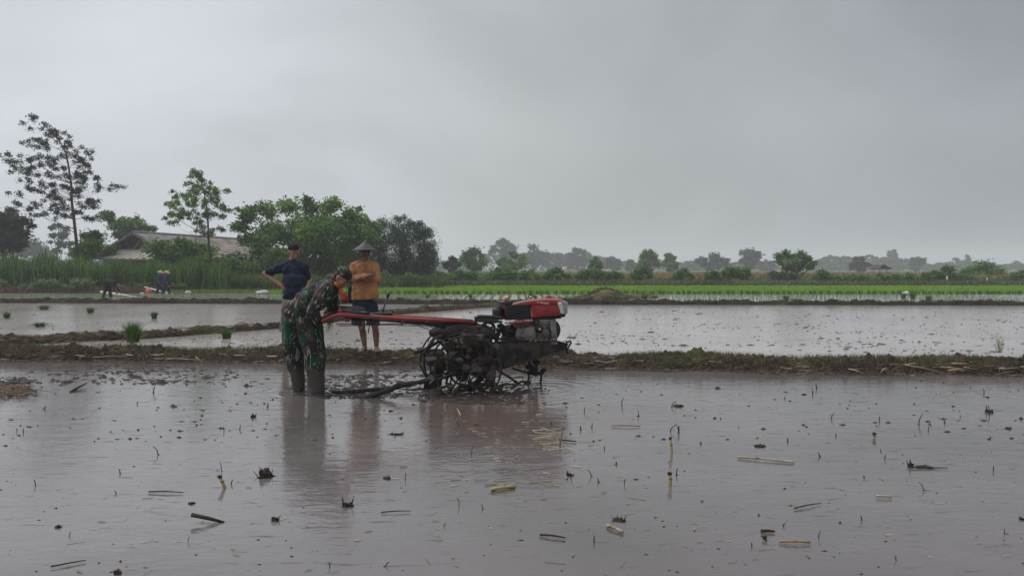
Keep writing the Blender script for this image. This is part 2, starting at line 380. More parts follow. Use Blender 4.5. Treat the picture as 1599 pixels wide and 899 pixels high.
M_mud = mat('wet_mud', (.062, .042, .029), (.022, .015, .011), .85, 3.0, bump=1.0, bscale=12, bdist=.06, spec=.12, c3=(.06, .065, .022), s3=1.1, lo3=.52, hi3=.66)
M_mud2 = mat('dark_bund_mud', (.032, .024, .018), (.014, .011, .009), .9, 2.0, bump=.8, bscale=8, bdist=.05, spec=.1, c3=(.04, .05, .014), s3=.7, lo3=.55, hi3=.7)
def bund(name, path, x0, x1, dx, width, height, m, seed, rough=.35, prof_n=13, skirt=.0):
    X = np.arange(x0, x1, dx); Yc = lerp_path(path, X); t = np.linspace(-1, 1, prof_n)
    XX = np.repeat(X[:, None], prof_n, 1)
    wig = fbm(X, X * 0, .9, seed)[:, None] * .25 * width
    wv = width * (1 + .3 * fbm(X, X * 0 + 5, .5, seed + 3)[:, None])
    YY = Yc[:, None] + wig + t[None, :] * wv * .62
    hh = height * (1 + .3 * fbm(X, X * 0, .8, seed + 9)[:, None])
    prof = np.maximum(0, 1 - np.abs(t) ** 2.4)[None, :]
    nzv = fbm(XX, YY, 3.5, seed + 1) * rough * .8 + fbm(XX, YY, 11, seed + 2) * rough * .6 + fbm(XX, YY, 27, seed + 4) * rough * .35
    Z = hh * prof * (1 + nzv * .8) + nzv * height * .32 * np.sqrt(prof + .02) - .035 * (1 - prof)
    V = np.stack([XX, YY, Z], -1).reshape(-1, 3); i = (np.arange(prof_n - 1)[None, :] + np.arange(len(X) - 1)[:, None] * prof_n).ravel()
    Fq = np.stack([i, i + prof_n, i + prof_n + 1, i + 1], 1)
    o = make(name, npmesh(name, V, Fq), m, None, None, True); o['kind'] = 'structure'
    return X, Yc, wig[:, 0], hh[:, 0], wv[:, 0]
B1 = bund('earth_bund', MAIN, -14, 14, .04, .66, .155, M_mud, 3, .7, prof_n=23)
B2 = bund('earth_bund', DIAG, -16, 1.2, .05, .60, .15, M_mud, 13, .6, prof_n=17)
B3 = bund('earth_bund', THIRD, -45, 45, .12, .60, .17, M_mud2, 23, .6)

M_grass = mat('bund_grass', (.062, .070, .022), (.105, .075, .034), .85, 1.3, island=.45, sub=.25, c3=(.05, .09, .02), s3=.5)
M_straw = mat('wet_straw', (.28, .235, .165), (.15, .115, .075), .7, 4, island=.4)
M_darkbit = mat('wet_plant_bits', (.026, .02, .016), (.045, .034, .024), .75, 4, island=.5, spec=.15)
def bund_pts(B, n, tlo, thi, x0, x1, clump=0.0, seed=0):
    X, Yc, wig, hh, wv = B; xs = rng.uniform(x0, x1, n * 3)
    if clump:
        k = np.array([mnoise.noise(Vector((x * 1.1, seed, 0))) for x in xs]); xs = xs[k > rng.uniform(-.45, clump, len(xs))]
    xs = xs[:n]; t = rng.uniform(tlo, thi, len(xs))
    y = np.interp(xs, X, Yc + wig) + t * np.interp(xs, X, wv) * .62
    z = np.interp(xs, X, hh) * np.maximum(0, 1 - np.abs(t) ** 2.4)
    return np.stack([xs, y, z], 1)
P = bund_pts(B1, 9000, -.6, .85, -12, 12, .1, 1)
o = blades('grass', P, .07 + .05 * rng.random(len(P)), .006, .9, M_grass); tag(o, 'short dull green grass growing along the nearest earth bund', 'grass', kind='stuff')
P = bund_pts(B1, 1700, 0, .9, -4.5, -1.2, .2); P2 = bund_pts(B1, 4200, 0, .9, 1.2, 12, .3, 4)
P = np.concatenate([P, P2]); M_grass2 = mat('tall_bund_grass', (.075, .115, .03), (.13, .105, .045), .8, 1.3, island=.4, sub=.25)
o = blades('grass', P, .085, .005, .9, M_grass2); tag(o, 'taller grass tufts on the crest of the nearest bund', 'grass', kind='stuff')
P = bund_pts(B2, 1600, -.8, .8, -14, -.5, .2, 7)
o = blades('grass', P, .07, .01, 1.0, M_grass); tag(o, 'thin grass on the slanting bund behind the nearest one', 'grass', kind='stuff')
P = bund_pts(B3, 7000, -.9, .9, -34, 34, .35, 8)
o = blades('grass', P, .07, .02, .8, M_grass); tag(o, 'rough grass on the dark bund before the planted rows', 'grass', kind='stuff')

def litter(name, P, lmin, lmax, wr, m, label, up=.08, origin=None):
    """short flat sticks lying about"""
    n = len(P); an = rng.normal(0, .55, n) + np.where(rng.random(n) < .2, 1.2, 0); ln = rng.uniform(lmin, lmax, n) ; tz = rng.normal(0, up, n)
    d = np.stack([np.cos(an), np.sin(an), tz], 1); s = np.stack([-np.sin(an), np.cos(an), np.zeros(n)], 1); w = ln[:, None] * wr * rng.uniform(.6, 1.4, (n, 1))
    up_ = np.array([[0, 0, 1.0]]); a = P - d * ln[:, None] / 2; b = P + d * ln[:, None] / 2
    V = np.stack([a - s * w, a + s * w, a + up_ * w, b - s * w * .7, b + s * w * .7, b + up_ * w * .7], 1).reshape(-1, 3)
    base = (np.arange(n) * 6)[:, None]
    Fq = np.concatenate([base + np.array([[0, 3, 5, 2]]), base + np.array([[1, 2, 5, 4]])], 0)
    o = make(name, npmesh(name, V, Fq), m, None, origin); tag(o, label, 'debris', kind='stuff'); return o
P = bund_pts(B1, 200, -1.05, -.45, -12, 12, .2, 2); P[:, 2] += .012
litter('straw_litter', P, .04, .22, .05, M_straw, 'pale wet straw strewn along the waterline of the nearest bund')
P = bund_pts(B1, 5200, -1.5, -.6, -12, 12, .3, 9); P[:, 2] = np.maximum(P[:, 2], .004)
litter('plant_litter', P, .02, .09, .07, M_darkbit, 'dark rotting plant bits in the shallows before the nearest bund')
M_brownbit = mat('brown_plant_bits', (.15, .105, .068), (.065, .046, .031), .85, 4, island=.5, spec=.15)
P = bund_pts(B1, 15000, -1.3, .9, -12, 12, -.2, 19); P[:, 2] += .012
litter('plant_litter', P, .03, .13, .035, M_brownbit, 'brown stalk scraps matted over the nearest bund', .5)
P = bund_pts(B1, 9000, -1.2, .9, -12, 12, -.2, 39); P[:, 2] += .014
litter('plant_litter', P, .02, .10, .05, M_darkbit, 'dark roots and stems matted over the nearest bund', .6)
P = bund_pts(B2, 7000, -1.3, .8, -14, -.5, -.1, 12); P[:, 2] += .010
litter('plant_litter', P, .03, .14, .05, M_brownbit, 'brown stalk scraps matted on the slanting bund', .3)

# clods and specks standing in the water: too many to count
def specks(name, P, smin, smax, m, label, tall=.7):
    n = len(P); s = rng.uniform(smin, smax, (n, 1)) * np.where(rng.random((n, 1)) < .1, 2.0, 1.0)
    octa = np.array([[1, 0, 0], [0, 1, 0], [-1, 0, 0], [0, -1, 0], [0, 0, 1]], float)
    jit = rng.uniform(.5, 1.4, (n, 5, 1)); V = octa[None] * jit * s[:, None, :]; V[:, :, 0] *= rng.uniform(1, 3.0, (n, 1)); V[:, :, 2] *= tall
    V = (V + P[:, None, :]).reshape(-1, 3); base = (np.arange(n) * 5)[:, None]
    Fq = np.concatenate([base + np.array([[a, b, 4]]) for a, b in ((0, 1), (1, 2), (2, 3), (3, 0))], 0)
    o = make(name, npmesh(name, V, Fq), m); tag(o, label, 'debris', kind='stuff'); return o
def in_frame(n, y0, y1, x0=-20, x1=1620, pw=1.0):
    out = []
    for i in range(n):
        v = R.random() ** pw; out.append(gp(R.uniform(x0, x1), y0 + (y1 - y0) * v))
    return np.array([tuple(p) for p in out])
M_clod = mat('dark_wet_clods', (.022, .017, .014), (.036, .026, .02), .75, 8, spec=.15, island=.3)
P = in_frame(330, 588, 899); specks('mud_specks', P, .0025, .0055, M_clod, 'small dark specks of mud breaking the near water', 1.0)
P = in_frame(260, 590, 690); specks('mud_specks', P, .006, .014, M_clod, 'dark crumbs of mud in the water before the bund', 1.0)
# mid field: specks gather in drifts
Pm = []
while len(Pm) < 1500:
    px = R.uniform(-20, 1620); py = R.uniform(480, 552); q = gp(px, py)
    if mnoise.noise(Vector((q.x * .35, q.y * .5, 5))) + .55 * mnoise.noise(Vector((q.x * 1.6, q.y * 2.1, 2))) > R.uniform(-.35, .55): Pm.append(tuple(q + Vector((0, 0, .008))))
specks('mud_specks', np.array(Pm), .009, .024, M_clod, 'dark clods and weeds dotted over the middle flooded fields', .55)
# churned mud round the tiller, behind the soldier and at the left edge
Pc = []
for (x0, x1, y0, y1, n) in ((440, 660, 585, 622, 620), (640, 860, 598, 632, 800), (-20, 60, 588, 618, 300), (20, 420, 570, 600, 420), (560, 890, 572, 590, 320)):
    for i in range(n):
        Pc.append(tuple(gp(R.triangular(x0, x1), R.uniform(y0, y1))))
specks('churned_mud', np.array(Pc), .008, .021, M_clod, 'dark churned mud breaking the water round the tiller and at the left edge', .7)
Pc = np.array([tuple(gp(R.gauss(790, 70), R.uniform(630, 760))) for i in range(110)]); Pc[:, 2] += .004
litter('straw_litter', Pc, .02, .09, .07, M_straw, 'pale straw scraps floating in the water before the tiller', .02)
P = in_frame(110, 620, 899); P[:, 2] += .004
litter('straw_litter', P, .015, .05, .10, M_straw, 'tiny pale straw scraps floating over the near field', .02)
# long faint weed strands lying in the water
P = in_frame(34, 650, 899); P[:, 2] += .001
litter('weed_strands', P, .04, .13, .010, M_darkbit, 'long thin dark weed strands lying in the near water', .004)

# churned heap at left edge
def heap(name, c, r, m, seed, label, cat, jit=.5, group=None):
    o = MB().ell(c, r, None, 22, 14, jit, seed).build(name, m, None, True, c); tag(o, label, cat, group); return o

# ------------------------------------------------------------------ planted rows and green seedbed
M_rice = mat('rice_green', (.21, .35, .035), (.15, .27, .028), .6, .35, island=.3, sub=.35)
M_rice_bed = mat('seedbed_soil', (.15, .25, .028), (.11, .19, .024), .9, .8, c3=(.08, .10, .03), s3=.12, lo3=.6, hi3=.75)
strip('seedbed_ground', np.linspace(-14, 90, 10), lambda x: 43.0, lambda x: 58.0, .03, M_rice_bed)
n = 60000
P = np.stack([rng.uniform(-14, 60, n), 43.1 + 14.8 * rng.random(n) ** 1.2, np.full(n, .03)], 1); P = P[np.abs(P[:, 0]) < P[:, 1] * .72]
o = blades('rice_seedlings', P, .20, .03, .5, M_rice); tag(o, 'dense bright green rice seedbed lying across the middle distance', 'rice', kind='stuff')
M_rice_dark = mat('rice_tuft_green', (.07, .13, .025), (.045, .09, .02), .7, 2, island=.4, sub=.2)
Pt = []
for i in range(190):
    x = -13 + i * .36 + R.uniform(-.12, .12)
    for k in range(26): Pt.append((x + R.gauss(0, .06), 42.8 + R.gauss(0, .1), .015))
o = blades('rice_seedlings', np.array(Pt), .24, .03, .8, M_rice_dark); tag(o, 'row of dark rice tufts edging the bright green seedbed', 'rice', kind='stuff')
M_rice_thin = mat('thin_rice', (.11, .15, .06), (.085, .12, .045), .7, 2, island=.3, sub=.3)
Pt = []
for j in range(18):
    y = 33.2 + j * .5
    for i in range(int(52 / .42)):
        x = -27 + i * .42 + R.uniform(-.05, .05)
        if abs(x) < y * .72:
            for k in range(4): Pt.append((x + R.gauss(0, .03), y + R.gauss(0, .05), .01))
o = blades('rice_seedlings', np.array(Pt), .17, .013, .5, M_rice_thin); tag(o, 'thin newly planted rice rows standing in shallow water', 'rice', kind='stuff')

# heap of soil and straw
hp = at(945, 470, 35.5); hroot = empty('soil_heap', (hp.x, hp.y, 0), 'brown heap of soil and straw on the bund in mid distance', 'soil heap')
mb = MB()
mb.ell((hp.x, hp.y, 0), (1.1, .8, .30), None, 30, 16, .35, 5)
mb.ell((hp.x - 1.3, hp.y - .2, 0), (1.0, .7, .16), None, 20, 12, .35, 8)
mb.ell((hp.x + 1.7, hp.y + 2.0, 0), (1.1, .7, .22), None, 20, 12, .35, 9)
mb.build('soil', mat('heap_soil', (.12, .085, .055), (.055, .04, .028), .9, 4, bump=.8, bscale=10, bdist=.08, c3=(.075, .09, .03), s3=1.2), hroot, True)
P = np.stack([rng.normal(hp.x - .2, .9, 600), rng.normal(hp.y - .3, .35, 600), np.zeros(600)], 1)
P[:, 2] = .06 + .44 * np.exp(-((P[:, 0] - hp.x) / .8) ** 2)
blades('straw', P, .14, .03, 1.2, M_brownbit, hroot)['kind'] = 'stuff'

# left bank behind the planted rows (low strip with red-brown weeds)
M_bank = mat('left_bank_soil', (.11, .10, .05), (.075, .085, .035), .95, .6, c3=(.13, .07, .045), s3=.25, lo3=.48, hi3=.6)
strip('field_bank', np.linspace(-90, -9, 12), lambda x: 44.0 + (0 if x < -22 else (x + 22) * .15), lambda x: 56.0, .05, M_bank)
n = 9000; P = np.stack([rng.uniform(-38, -10, n), rng.uniform(44.5, 50, n), np.full(n, .05)], 1)
M_bankgrass = mat('bank_grass', (.12, .20, .04), (.10, .15, .04), .8, .6, island=.35, sub=.3)
o = blades('grass', P, .16, .03, .8, M_bankgrass); tag(o, 'low yellow green grass on the bank before the tall reeds', 'grass', kind='stuff')
n = 5200; P = np.stack([rng.uniform(-34, -21.5, n), rng.uniform(44.2, 47.5, n), np.full(n, .05)], 1)
M_redweed = mat('red_brown_weed', (.13, .065, .045), (.10, .08, .04), .8, .5, island=.4, sub=.2)
o = blades('weeds', P, .34, .04, .9, M_redweed); tag(o, 'reddish brown weeds along the left bank', 'weeds', kind='stuff')

# far side of the seedbed: dark bund, fields, hedgeless ground to the horizon
FB = [(-90, 68), (90, 66)]
B4 = bund('earth_bund', FB, -20, 56, .3, 1.6, .3, M_mud2, 33, .4)
n = 9000; P = np.stack([rng.uniform(-16, 52, n), 66.6 + rng.normal(0, 1.2, n), np.full(n, .1)], 1)
M_fargrass = mat('far_grass', (.10, .14, .04), (.12, .12, .05), .8, .4, island=.4, sub=.25, c3=(.05, .075, .025), s3=.2)
o = blades('grass', P, .35, .07, .8, M_fargrass); tag(o, 'dark rough grass on the far bund beyond the seedbed', 'grass', kind='stuff')
M_crop1 = mat('ripe_crop', (.20, .13, .06), (.13, .13, .05), .9, .12, c3=(.10, .14, .04), s3=.05, lo3=.5, hi3=.6, bump=.4, bscale=2)
strip('far_field', np.linspace(2, 260, 10), lambda x: 72.0, lambda x: 150.0, .0, M_crop1)
n = 26000; Yr = 72 + 70 * rng.random(n) ** 1.4; P = np.stack([rng.uniform(-.12, .75, n) * Yr, Yr, np.zeros(n)], 1)
M_cropb = mat('ripe_crop_blades', (.26, .17, .075), (.15, .15, .05), .85, .1, island=.35, sub=.2, lo=.42, hi=.58)
o = blades('crop_plants', P, .85, .11, .6, M_cropb); tag(o, 'tan and dull green crop standing in the field behind the bushes', 'crop', kind='stuff')
n = 16000; P = np.stack([rng.uniform(-22, 4, n), rng.uniform(72, 100, n), np.zeros(n)], 1)
o = blades('weeds', P, .7, .12, .6, M_fargrass); tag(o, 'green weeds behind the clipped bush row in the centre', 'weeds', kind='stuff')

# seedling bundles left standing in the water
M_bundle = mat('seedling_bundle_green', (.07, .17, .03), (.045, .11, .02), .6, 5, island=.4, sub=.3)
M_bundle_y = mat('seedling_root', (.16, .17, .06), (.09, .08, .035), .8, 9, island=.3)
def bundle(px, py, wpx, hpx, label, lean=.5, lying=False, dark=False, yo=0.0):
    g = gp(px, py); Y = g.y; s = Y / F; r = empty('seedling_bundle', g, label, 'seedling bundle', 'bundles of rice seedlings dropped in the fields')
    wpx *= 1.2; hpx *= 1.2; n = 420 if wpx > 30 else 200; w = wpx * s * .5; h = hpx * s
    a = rng.uniform(0, 2 * math.pi, n); q = np.sqrt(rng.random(n)) * w * .42
    P = np.stack([g.x + np.cos(a) * q, g.y + np.sin(a) * q, np.full(n, yo)], 1)
    blades('leaves', P, h * (.55 if not lying else .8), max(.004, .9 * s), (w / h) * (1.5 if not lying else 2.5), M_bundle if not dark else M_rice_dark, r)
    P = P[: n // 3]; P[:, 2] += .0
    blades('stems', P, h * .38, max(.005, .9 * s), .35, M_bundle_y, r)
    return r
bundle(208, 545, 34, 46, 'large green seedling bundle standing on the nearest bund', .5, yo=.13)
bundle(354, 529, 24, 24, 'seedling bundle against the slanting bund, left of the men', .5)
bundle(11, 497, 13, 15, 'seedling bundle in open water nearest the left edge')
bundle(141, 489, 14, 14, 'seedling bundle just before the third bund, second from left')
bundle(241, 498, 13, 17, 'seedling bundle alone in the water past the large bundle')
bundle(63, 510, 22, 9, 'dark flattened seedling bundle lying in left water', lying=True, dark=True)
bundle(69, 483, 17, 9, 'low seedling bundle touching the third bund at left', lying=True)
bundle(317, 472, 8, 8, 'tiny seedling bundle on the planted strip behind the third bund')
for px, py, w, h, lb in ((1227, 470, 11, 13, 'small dark seedling bundle in the planted rows right of the round tree'), (1411, 466, 10, 12, 'seedling bundle beside the white sack in the planted rows'),
                      (1425, 467, 11, 15, 'taller seedling bundle right of the white sack'), (1450, 471, 12, 14, 'darkest seedling bundle near the right bund'),
                      (668, 466, 7, 9, 'seedling bundle in planted rows right of the black lever'), (735, 465, 8, 8, 'seedling bundle in planted rows above the wheel'), (1007, 468, 10, 12, 'seedling bundle just right of the soil heap'),
                      (836, 467, 8, 8, 'seedling bundle behind the lifting ring'), (688, 473, 10, 7, 'low seedling bundle on the dark bund behind the handlebar')):
    bundle(px, py, w, h, lb)
# weed sprig at far right of the near bund
g = gp(1560, 560); wr = empty('weed_plant', g, 'slender light green weed standing on the right end of the bund', 'weed')
P = np.array([[g.x + R.gauss(0, .025), g.y + R.gauss(0, .02), .1] for i in range(26)])
blades('stems', P, .28, .005, .35, M_grass2, wr)
C = np.array([[g.x + R.gauss(0, .07), g.y + R.gauss(0, .05), .18 + R.random() * .2] for i in range(90)])
leaves('leaves', C, .03, M_grass2, wr, elong=3)
DENS = 1.5
# ------------------------------------------------------------------ trees and shrubs
M_bark = mat('bark', (.085, .07, .055), (.045, .037, .03), .9, 3, bump=.6, bscale=10, stretch=(1, 1, .3))
def leafmat(name, c1, c2, c3=None, isl=.45, s=.5, sub=.3, s3=.35):
    return mat(name, c1, c2, .65, s, island=isl, c3=c3, s3=s3, lo3=.5, hi3=.62, sub=sub, spec=.35)
L_mid = leafmat('leaf_mid_green', (.092, .185, .030), (.052, .112, .021), (.16, .27, .04))
L_dark = leafmat('leaf_dark_green', (.032, .052, .024), (.022, .038, .018), None)
L_casu = leafmat('needle_green', (.045, .085, .036), (.030, .058, .026), (.065, .115, .045))
L_light = leafmat('leaf_light_green', (.11, .18, .035), (.075, .13, .028), (.14, .20, .05))
L_far = leafmat('leaf_far_green', (.036, .068, .024), (.022, .046, .018), None, .3, .1)
L_cass = leafmat('leaf_cassava', (.085, .175, .026), (.052, .115, .019), (.13, .22, .035))
L_blue = leafmat('leaf_tall_tree', (.035, .055, .032), (.025, .042, .026), None, .4)

def tree(name, label, cat, Y, trunk, tr, clumps, leaf, nleaf, m, group=None, depth=1.0, flatz=1.0, sub_n=7, limb=True, spread=.42, base=None, crown_name='crown', droop=0.0, elong=2.2, lf=.5, zflat=.62):
    """clumps: (px, py, r_px) in the photo, turned into balls of leaves at depth Y with their own spread in depth"""
    s = Y / F
    b = at(trunk[0][0], trunk[0][1], Y)
    root = empty(name, (b.x, b.y, 0), label, cat, group)
    ax = sum(c[0] for c in clumps) / len(clumps); wid = max(c[0] + c[2] for c in clumps) - min(c[0] - c[2] for c in clumps)
    CC = []
    for i, c in enumerate(clumps):
        hw = math.sqrt(max(.05, 1 - ((c[0] - ax) / (wid * .55)) ** 2))
        dy = R.uniform(-1, 1) * wid * .36 * s * hw * depth
        CC.append((at(c[0], c[1], Y) * 1.0 + Vector((0, dy, 0)), c[2] * s))
    T = [at(px, py, Y) for px, py in trunk]; T[0].z = -.1
    tb = MB(); nT = len(T); rad = [tr * (1 - .75 * i / max(1, nT - 1)) for i in range(nT)]
    tb.tube(T, rad, 8)
    tb.build('trunk', M_bark, root, True)
    if limb:
        lb = MB()
        for c, r in CC:
            # limb leaves the trunk below the clump
            best = min(range(nT), key=lambda k: (T[k] - c).length + (4 * max(0, T[k].z - c.z + r * .3)))
            p0 = T[best]
            if best > 0:
                q = R.uniform(.2, .9); p0 = T[best - 1].lerp(T[best], q); rr = rad[best - 1] * (1 - q) + rad[best] * q
            else: rr = rad[best] * .8
            mid = p0.lerp(c, .55) + Vector((R.uniform(-.1, .1), 0, -.05 - R.random() * .08)) * (c - p0).length
            lb.tube([p0, mid, c], [rr * .45, rr * .3, rr * .1], 5)
            for k in range(3):
                e = c + Vector((R.uniform(-1, 1), R.uniform(-1, 1), R.uniform(-.4, 1))) * r * .8
                lb.tube([mid.lerp(c, .7), e], [rr * .16, rr * .05], 4)
        lb.build('limbs', M_bark, root, True)
    tot = sum(r * r for c, r in CC); pts = []
    for c, r in CC:
        k = max(8, int(DENS * nleaf * r * r / tot)); ns = max(3, sub_n)
        d = unit(rng.normal(size=(ns, 3))); sc_ = rng.uniform(.25, .85, (ns, 1)); sub = d * sc_ * r; sub[:, 2] *= zflat * flatz
        w = rng.integers(0, ns, k); p = sub[w] + rng.normal(size=(k, 3)) * np.array([1, 1, .78 * flatz]) * r * spread * rng.uniform(.6, 1.1, (ns, 1))[w] * .8
        pts.append(p + np.array(c))
    P = np.concatenate(pts); P = P[P[:, 2] > .05]
    leaves(crown_name, P, leaf, m, root, None, elong, lf, droop)
    return root
def crown(cx, cy, rx, ry, n, r, flat_bottom=.6):
    out = []
    for i in range(n):
        a = R.uniform(0, 2 * math.pi); q = math.sqrt(R.random()) * .95
        x = math.cos(a) * q; y = math.sin(a) * q
        if y > flat_bottom: y = flat_bottom * R.random()
        out.append((cx + x * (rx - r * .5), cy + y * (ry - r * .5), r * R.uniform(.75, 1.2)))
    out += [(cx - rx + r, cy + ry * .15, r), (cx + rx - r, cy + ry * .1, r), (cx, cy - ry + r, r)]
    return out
c4 = lambda x, y: (x / 2.9, 170 + y / 2.9)
# tall sparse tree, far left
pts = [(178,52),(185,60),(200,85),(240,95),(265,110),(225,120),(290,130),(315,150),(140,125),(150,165),(180,160),(215,155),(245,165),(270,165),(295,185),(290,210),(30,225),(5,228),(65,220),(100,215),(140,230),(110,255),(215,225),(250,240),(275,240),(185,255),(215,260),(140,290),(110,295),(170,275),(190,300),(230,295),(250,300),(285,295),(310,275),(350,250),(370,225),(340,205),(410,200),(395,235),(400,255),(350,290),(375,300),(410,300),(440,290),(330,310),(375,330),(400,320),(180,335),(215,345),(240,350),(175,365),(205,370),(235,375),(265,350),(290,350),(330,355),(345,380),(380,370),(420,345),(455,340),(485,337),(120,390),(150,395),(260,395),(290,405),(185,420),(205,430),(130,435),(150,440),(165,465),(195,475),(240,455),(265,470),(300,425),(390,415),(420,410),(445,415),(400,435),(430,430),(380,460),(400,485),(370,490),(330,465),(300,490)]
def sparse_tree(name, label, Y, trunk_c, pts, tr, leaf, nper, m, branches, rpx=7.0):
    s = Y / F; T = [at(*c4(*p), Y) for p in trunk_c]; b = T[0]
    root = empty(name, (b.x, b.y, 0), label, 'tree')
    T[0].z = -.1; nT = len(T); rad = [tr * (1 - .85 * i / (nT - 1)) for i in range(nT)]
    MB().tube(T, rad, 8).build('trunk', M_bark, root, True)
    lb = MB(); CC = []
    for p in pts:
        c = at(*c4(*p), Y); 
        # point on the trunk a little lower than the spray
        zt = c.z - abs(c.x - b.x) * .42 - .35
        k = min(range(nT - 1), key=lambda i: abs(T[i].z - zt)); q = min(1, max(0, (zt - T[k].z) / max(.01, T[k + 1].z - T[k].z))); p0 = T[k].lerp(T[k + 1], q)
        reach = abs(c.x - p0.x); c.y += R.uniform(-1, 1) * (1.2 + .35 * reach) * .8
        mid = p0.lerp(c, .55); mid.z -= reach * .05 - .05
        rr = max(.010, rad[k] * .2)
        lb.tube([p0, mid, c], [rr, rr * .6, rr * .25], 4); CC.append(c)
    lb.build('branches', M_bark, root, True)
    P = []
    for c in CC:
        for j in range(3):
            o_ = Vector((R.gauss(0, rpx * s * .8), R.gauss(0, rpx * s * .8), R.gauss(0, rpx * s * .4)))
            q = rng.normal(size=(nper // 3, 3)) * np.array([.55, .55, .42]) * rpx * s * .62
            q[:, 2] -= (np.abs(q[:, 0]) + np.abs(q[:, 1])) * .25
            P.append(q + np.array(c + o_))
    leaves('crown', np.concatenate(P), leaf, m, root, None, 2.6, .5, .35)
    return root
sparse_tree('slender_tree', 'tall slender tree with sparse tiered sprays, rising high above the reeds at left', 58, [(352,700),(345,590),(335,500),(325,420),(322,340),(312,270),(300,200),(265,140),(225,100),(185,60)], pts, .13, .17, 200, L_blue, None, 7.2)
pts = [(890,285),(910,300),(880,310),(935,325),(860,335),(905,340),(860,370),(890,375),(915,360),(985,365),(1005,360),(965,375),(820,385),(810,410),(845,400),(880,400),(960,400),(940,390),(780,430),(800,440),(830,440),(870,430),(900,430),(940,430),(990,440),(1020,455),(1040,455),(960,450),(770,475),(790,490),(820,470),(850,465),(870,490),(900,470),(930,480),(980,480),(1000,475),(800,515),(850,510),(890,530),(830,500),(990,550),(960,560),(930,560)]
sparse_tree('slender_tree', 'small open crowned tree with bare trunk, standing before the roof', 52, [(958,740),(955,690),(945,600),(942,520),(935,440),(925,380),(910,330),(893,290)], pts, .10, .16, 240, L_mid, None, 7.4)

c5 = lambda x, y, r: (340 + x / 3.807, 290 + y / 3.807, r / 3.807)
cl = [c5(q[0], q[1], q[2] * 1.13) for q in [(890,240,50),(905,330,60),(190,260,36),(280,170,40),(230,200,50),(200,250,40),(330,150,55),(440,120,55),(540,130,55),(640,130,50),(730,120,45),(800,180,50),(860,210,45),(300,250,70),(420,230,80),(540,220,80),(660,230,80),(770,260,70),(860,280,60),(350,350,80),(480,340,85),(600,350,90),(720,370,90),(350,430,60),(550,450,85),(680,460,85),(240,330,40),(415,48,10),(730,84,14),(170,168,14),(130,218,12),(220,133,10),(345,100,16),(260,170,22),(490,85,22),(590,95,20),(680,92,18),(820,130,20),(445,420,70),(810,420,60),(300,400,40),(420,500,80),(520,540,90),(640,540,90),(760,520,80),(830,480,70),(350,510,60),(600,440,90),(710,300,80),(250,300,60),(390,290,70),(480,280,70),(590,290,70),(820,340,60)]]
tree('broadleaf_tree', 'largest bushy broadleaf tree, bright green crown behind the three men', 'tree', 56, [(480,450),(478,425),(480,400),(478,370)], .22, cl, .27, 26000, L_mid, depth=.9, sub_n=8, spread=.5, droop=.2)
cl = [c5(*q) for q in [(330,420,50),(380,400,45),(300,450,45),(400,460,45),(340,480,40)]]
tree('shrub', 'yellow green shrub behind the man in the navy shirt', 'shrub', 52, [(428,452),(428,420)], .05, cl, .2, 2600, L_light, sub_n=6, spread=.5)
def casu(label, qs, tx, n):
    cl = [c5(*q) for q in qs]; tree('casuarina_tree', label, 'tree', 60, [(tx, 452), (tx, 420), (tx + 1, 380), (tx + 2, 350)], .16, cl, .20, n, L_casu, 'dark feathery trees right of the farmer', depth=.8, sub_n=9, spread=.5, elong=4, droop=.1, zflat=1.0, lf=1.0)
casu('dark feathery tree directly behind the farmer in the conical hat', [(900,260,40),(930,230,35),(970,240,55),(950,320,70),(960,410,75),(920,480,60),(1000,480,60),(880,350,50),(910,430,60),(950,380,60)], 592, 7000)
casu('middle and tallest of the dark feathery trees right of the farmer', [(1080,200,35),(1100,185,22),(1060,250,55),(1110,290,65),(1080,370,80),(1090,450,80),(1060,500,60),(1130,220,30),(1100,520,70),(1060,320,60),(1110,400,70)], 628, 7500)
casu('right end dark feathery tree beside the hazy open sky', [(1210,235,28),(1160,250,45),(1235,280,50),(1200,330,70),(1260,360,50),(1220,430,75),(1270,440,45),(1180,490,60),(1290,400,22),(1165,225,18),(1250,500,50)], 662, 7500)
for i, (x, y, r, lb) in enumerate([(585, 436, 14, 'light green shrub under the dark trees, just right of the orange shirt'), (640, 437, 12, 'pale shrub at the foot of the dark feathery trees'), (607, 440, 12, 'low green shrub between the farmer and the pale shrub')]):
    tree('shrub', lb, 'shrub', 54, [(x, 452), (x, y)], .04, crown(x, y, r * 1.6, r, 5, r * .55), .2, 1300, L_light if i != 2 else L_cass, sub_n=5, spread=.55)
# left cluster
cl = [(7,343,20),(26,350,18),(10,372,20),(40,347,9),(-15,355,26),(3,328,9),(30,368,13),(18,385,12),(-8,385,22),(45,352,6)]
tree('round_tree', 'dark leafy tree cut by the left edge of the picture', 'tree', 66, [(6, 440), (8, 400), (8, 370)], .25, cl, .30, 6500, L_dark, sub_n=7, spread=.5)
cl = [(52, 384, 16), (40, 392, 14), (66, 392, 12), (30, 396, 12), (55, 400, 16)]
tree('round_tree', 'grey hazy round tree low behind the reeds at far left', 'tree', 230, [(52, 424), (52, 395)], .3, cl, 1.0, 1400, L_far, sub_n=6, spread=.5)
cl = [(80,356,5),(90,353,6),(100,358,6),(84,368,6),(96,370,7),(106,366,5),(88,380,6),(100,384,6),(78,378,4),(92,392,7),(108,380,5)]
tree('thin_tree', 'grey thin crowned tree seen through mist behind the tall slender tree', 'tree', 150, [(90, 425), (89, 395), (91, 372), (92, 356)], .22, cl, .5, 1500, L_far, sub_n=6, spread=.6)
cl = [(141,377,18),(128,386,14),(155,384,15),(120,395,12),(140,396,18),(165,392,12),(150,366,9),(130,366,8)]
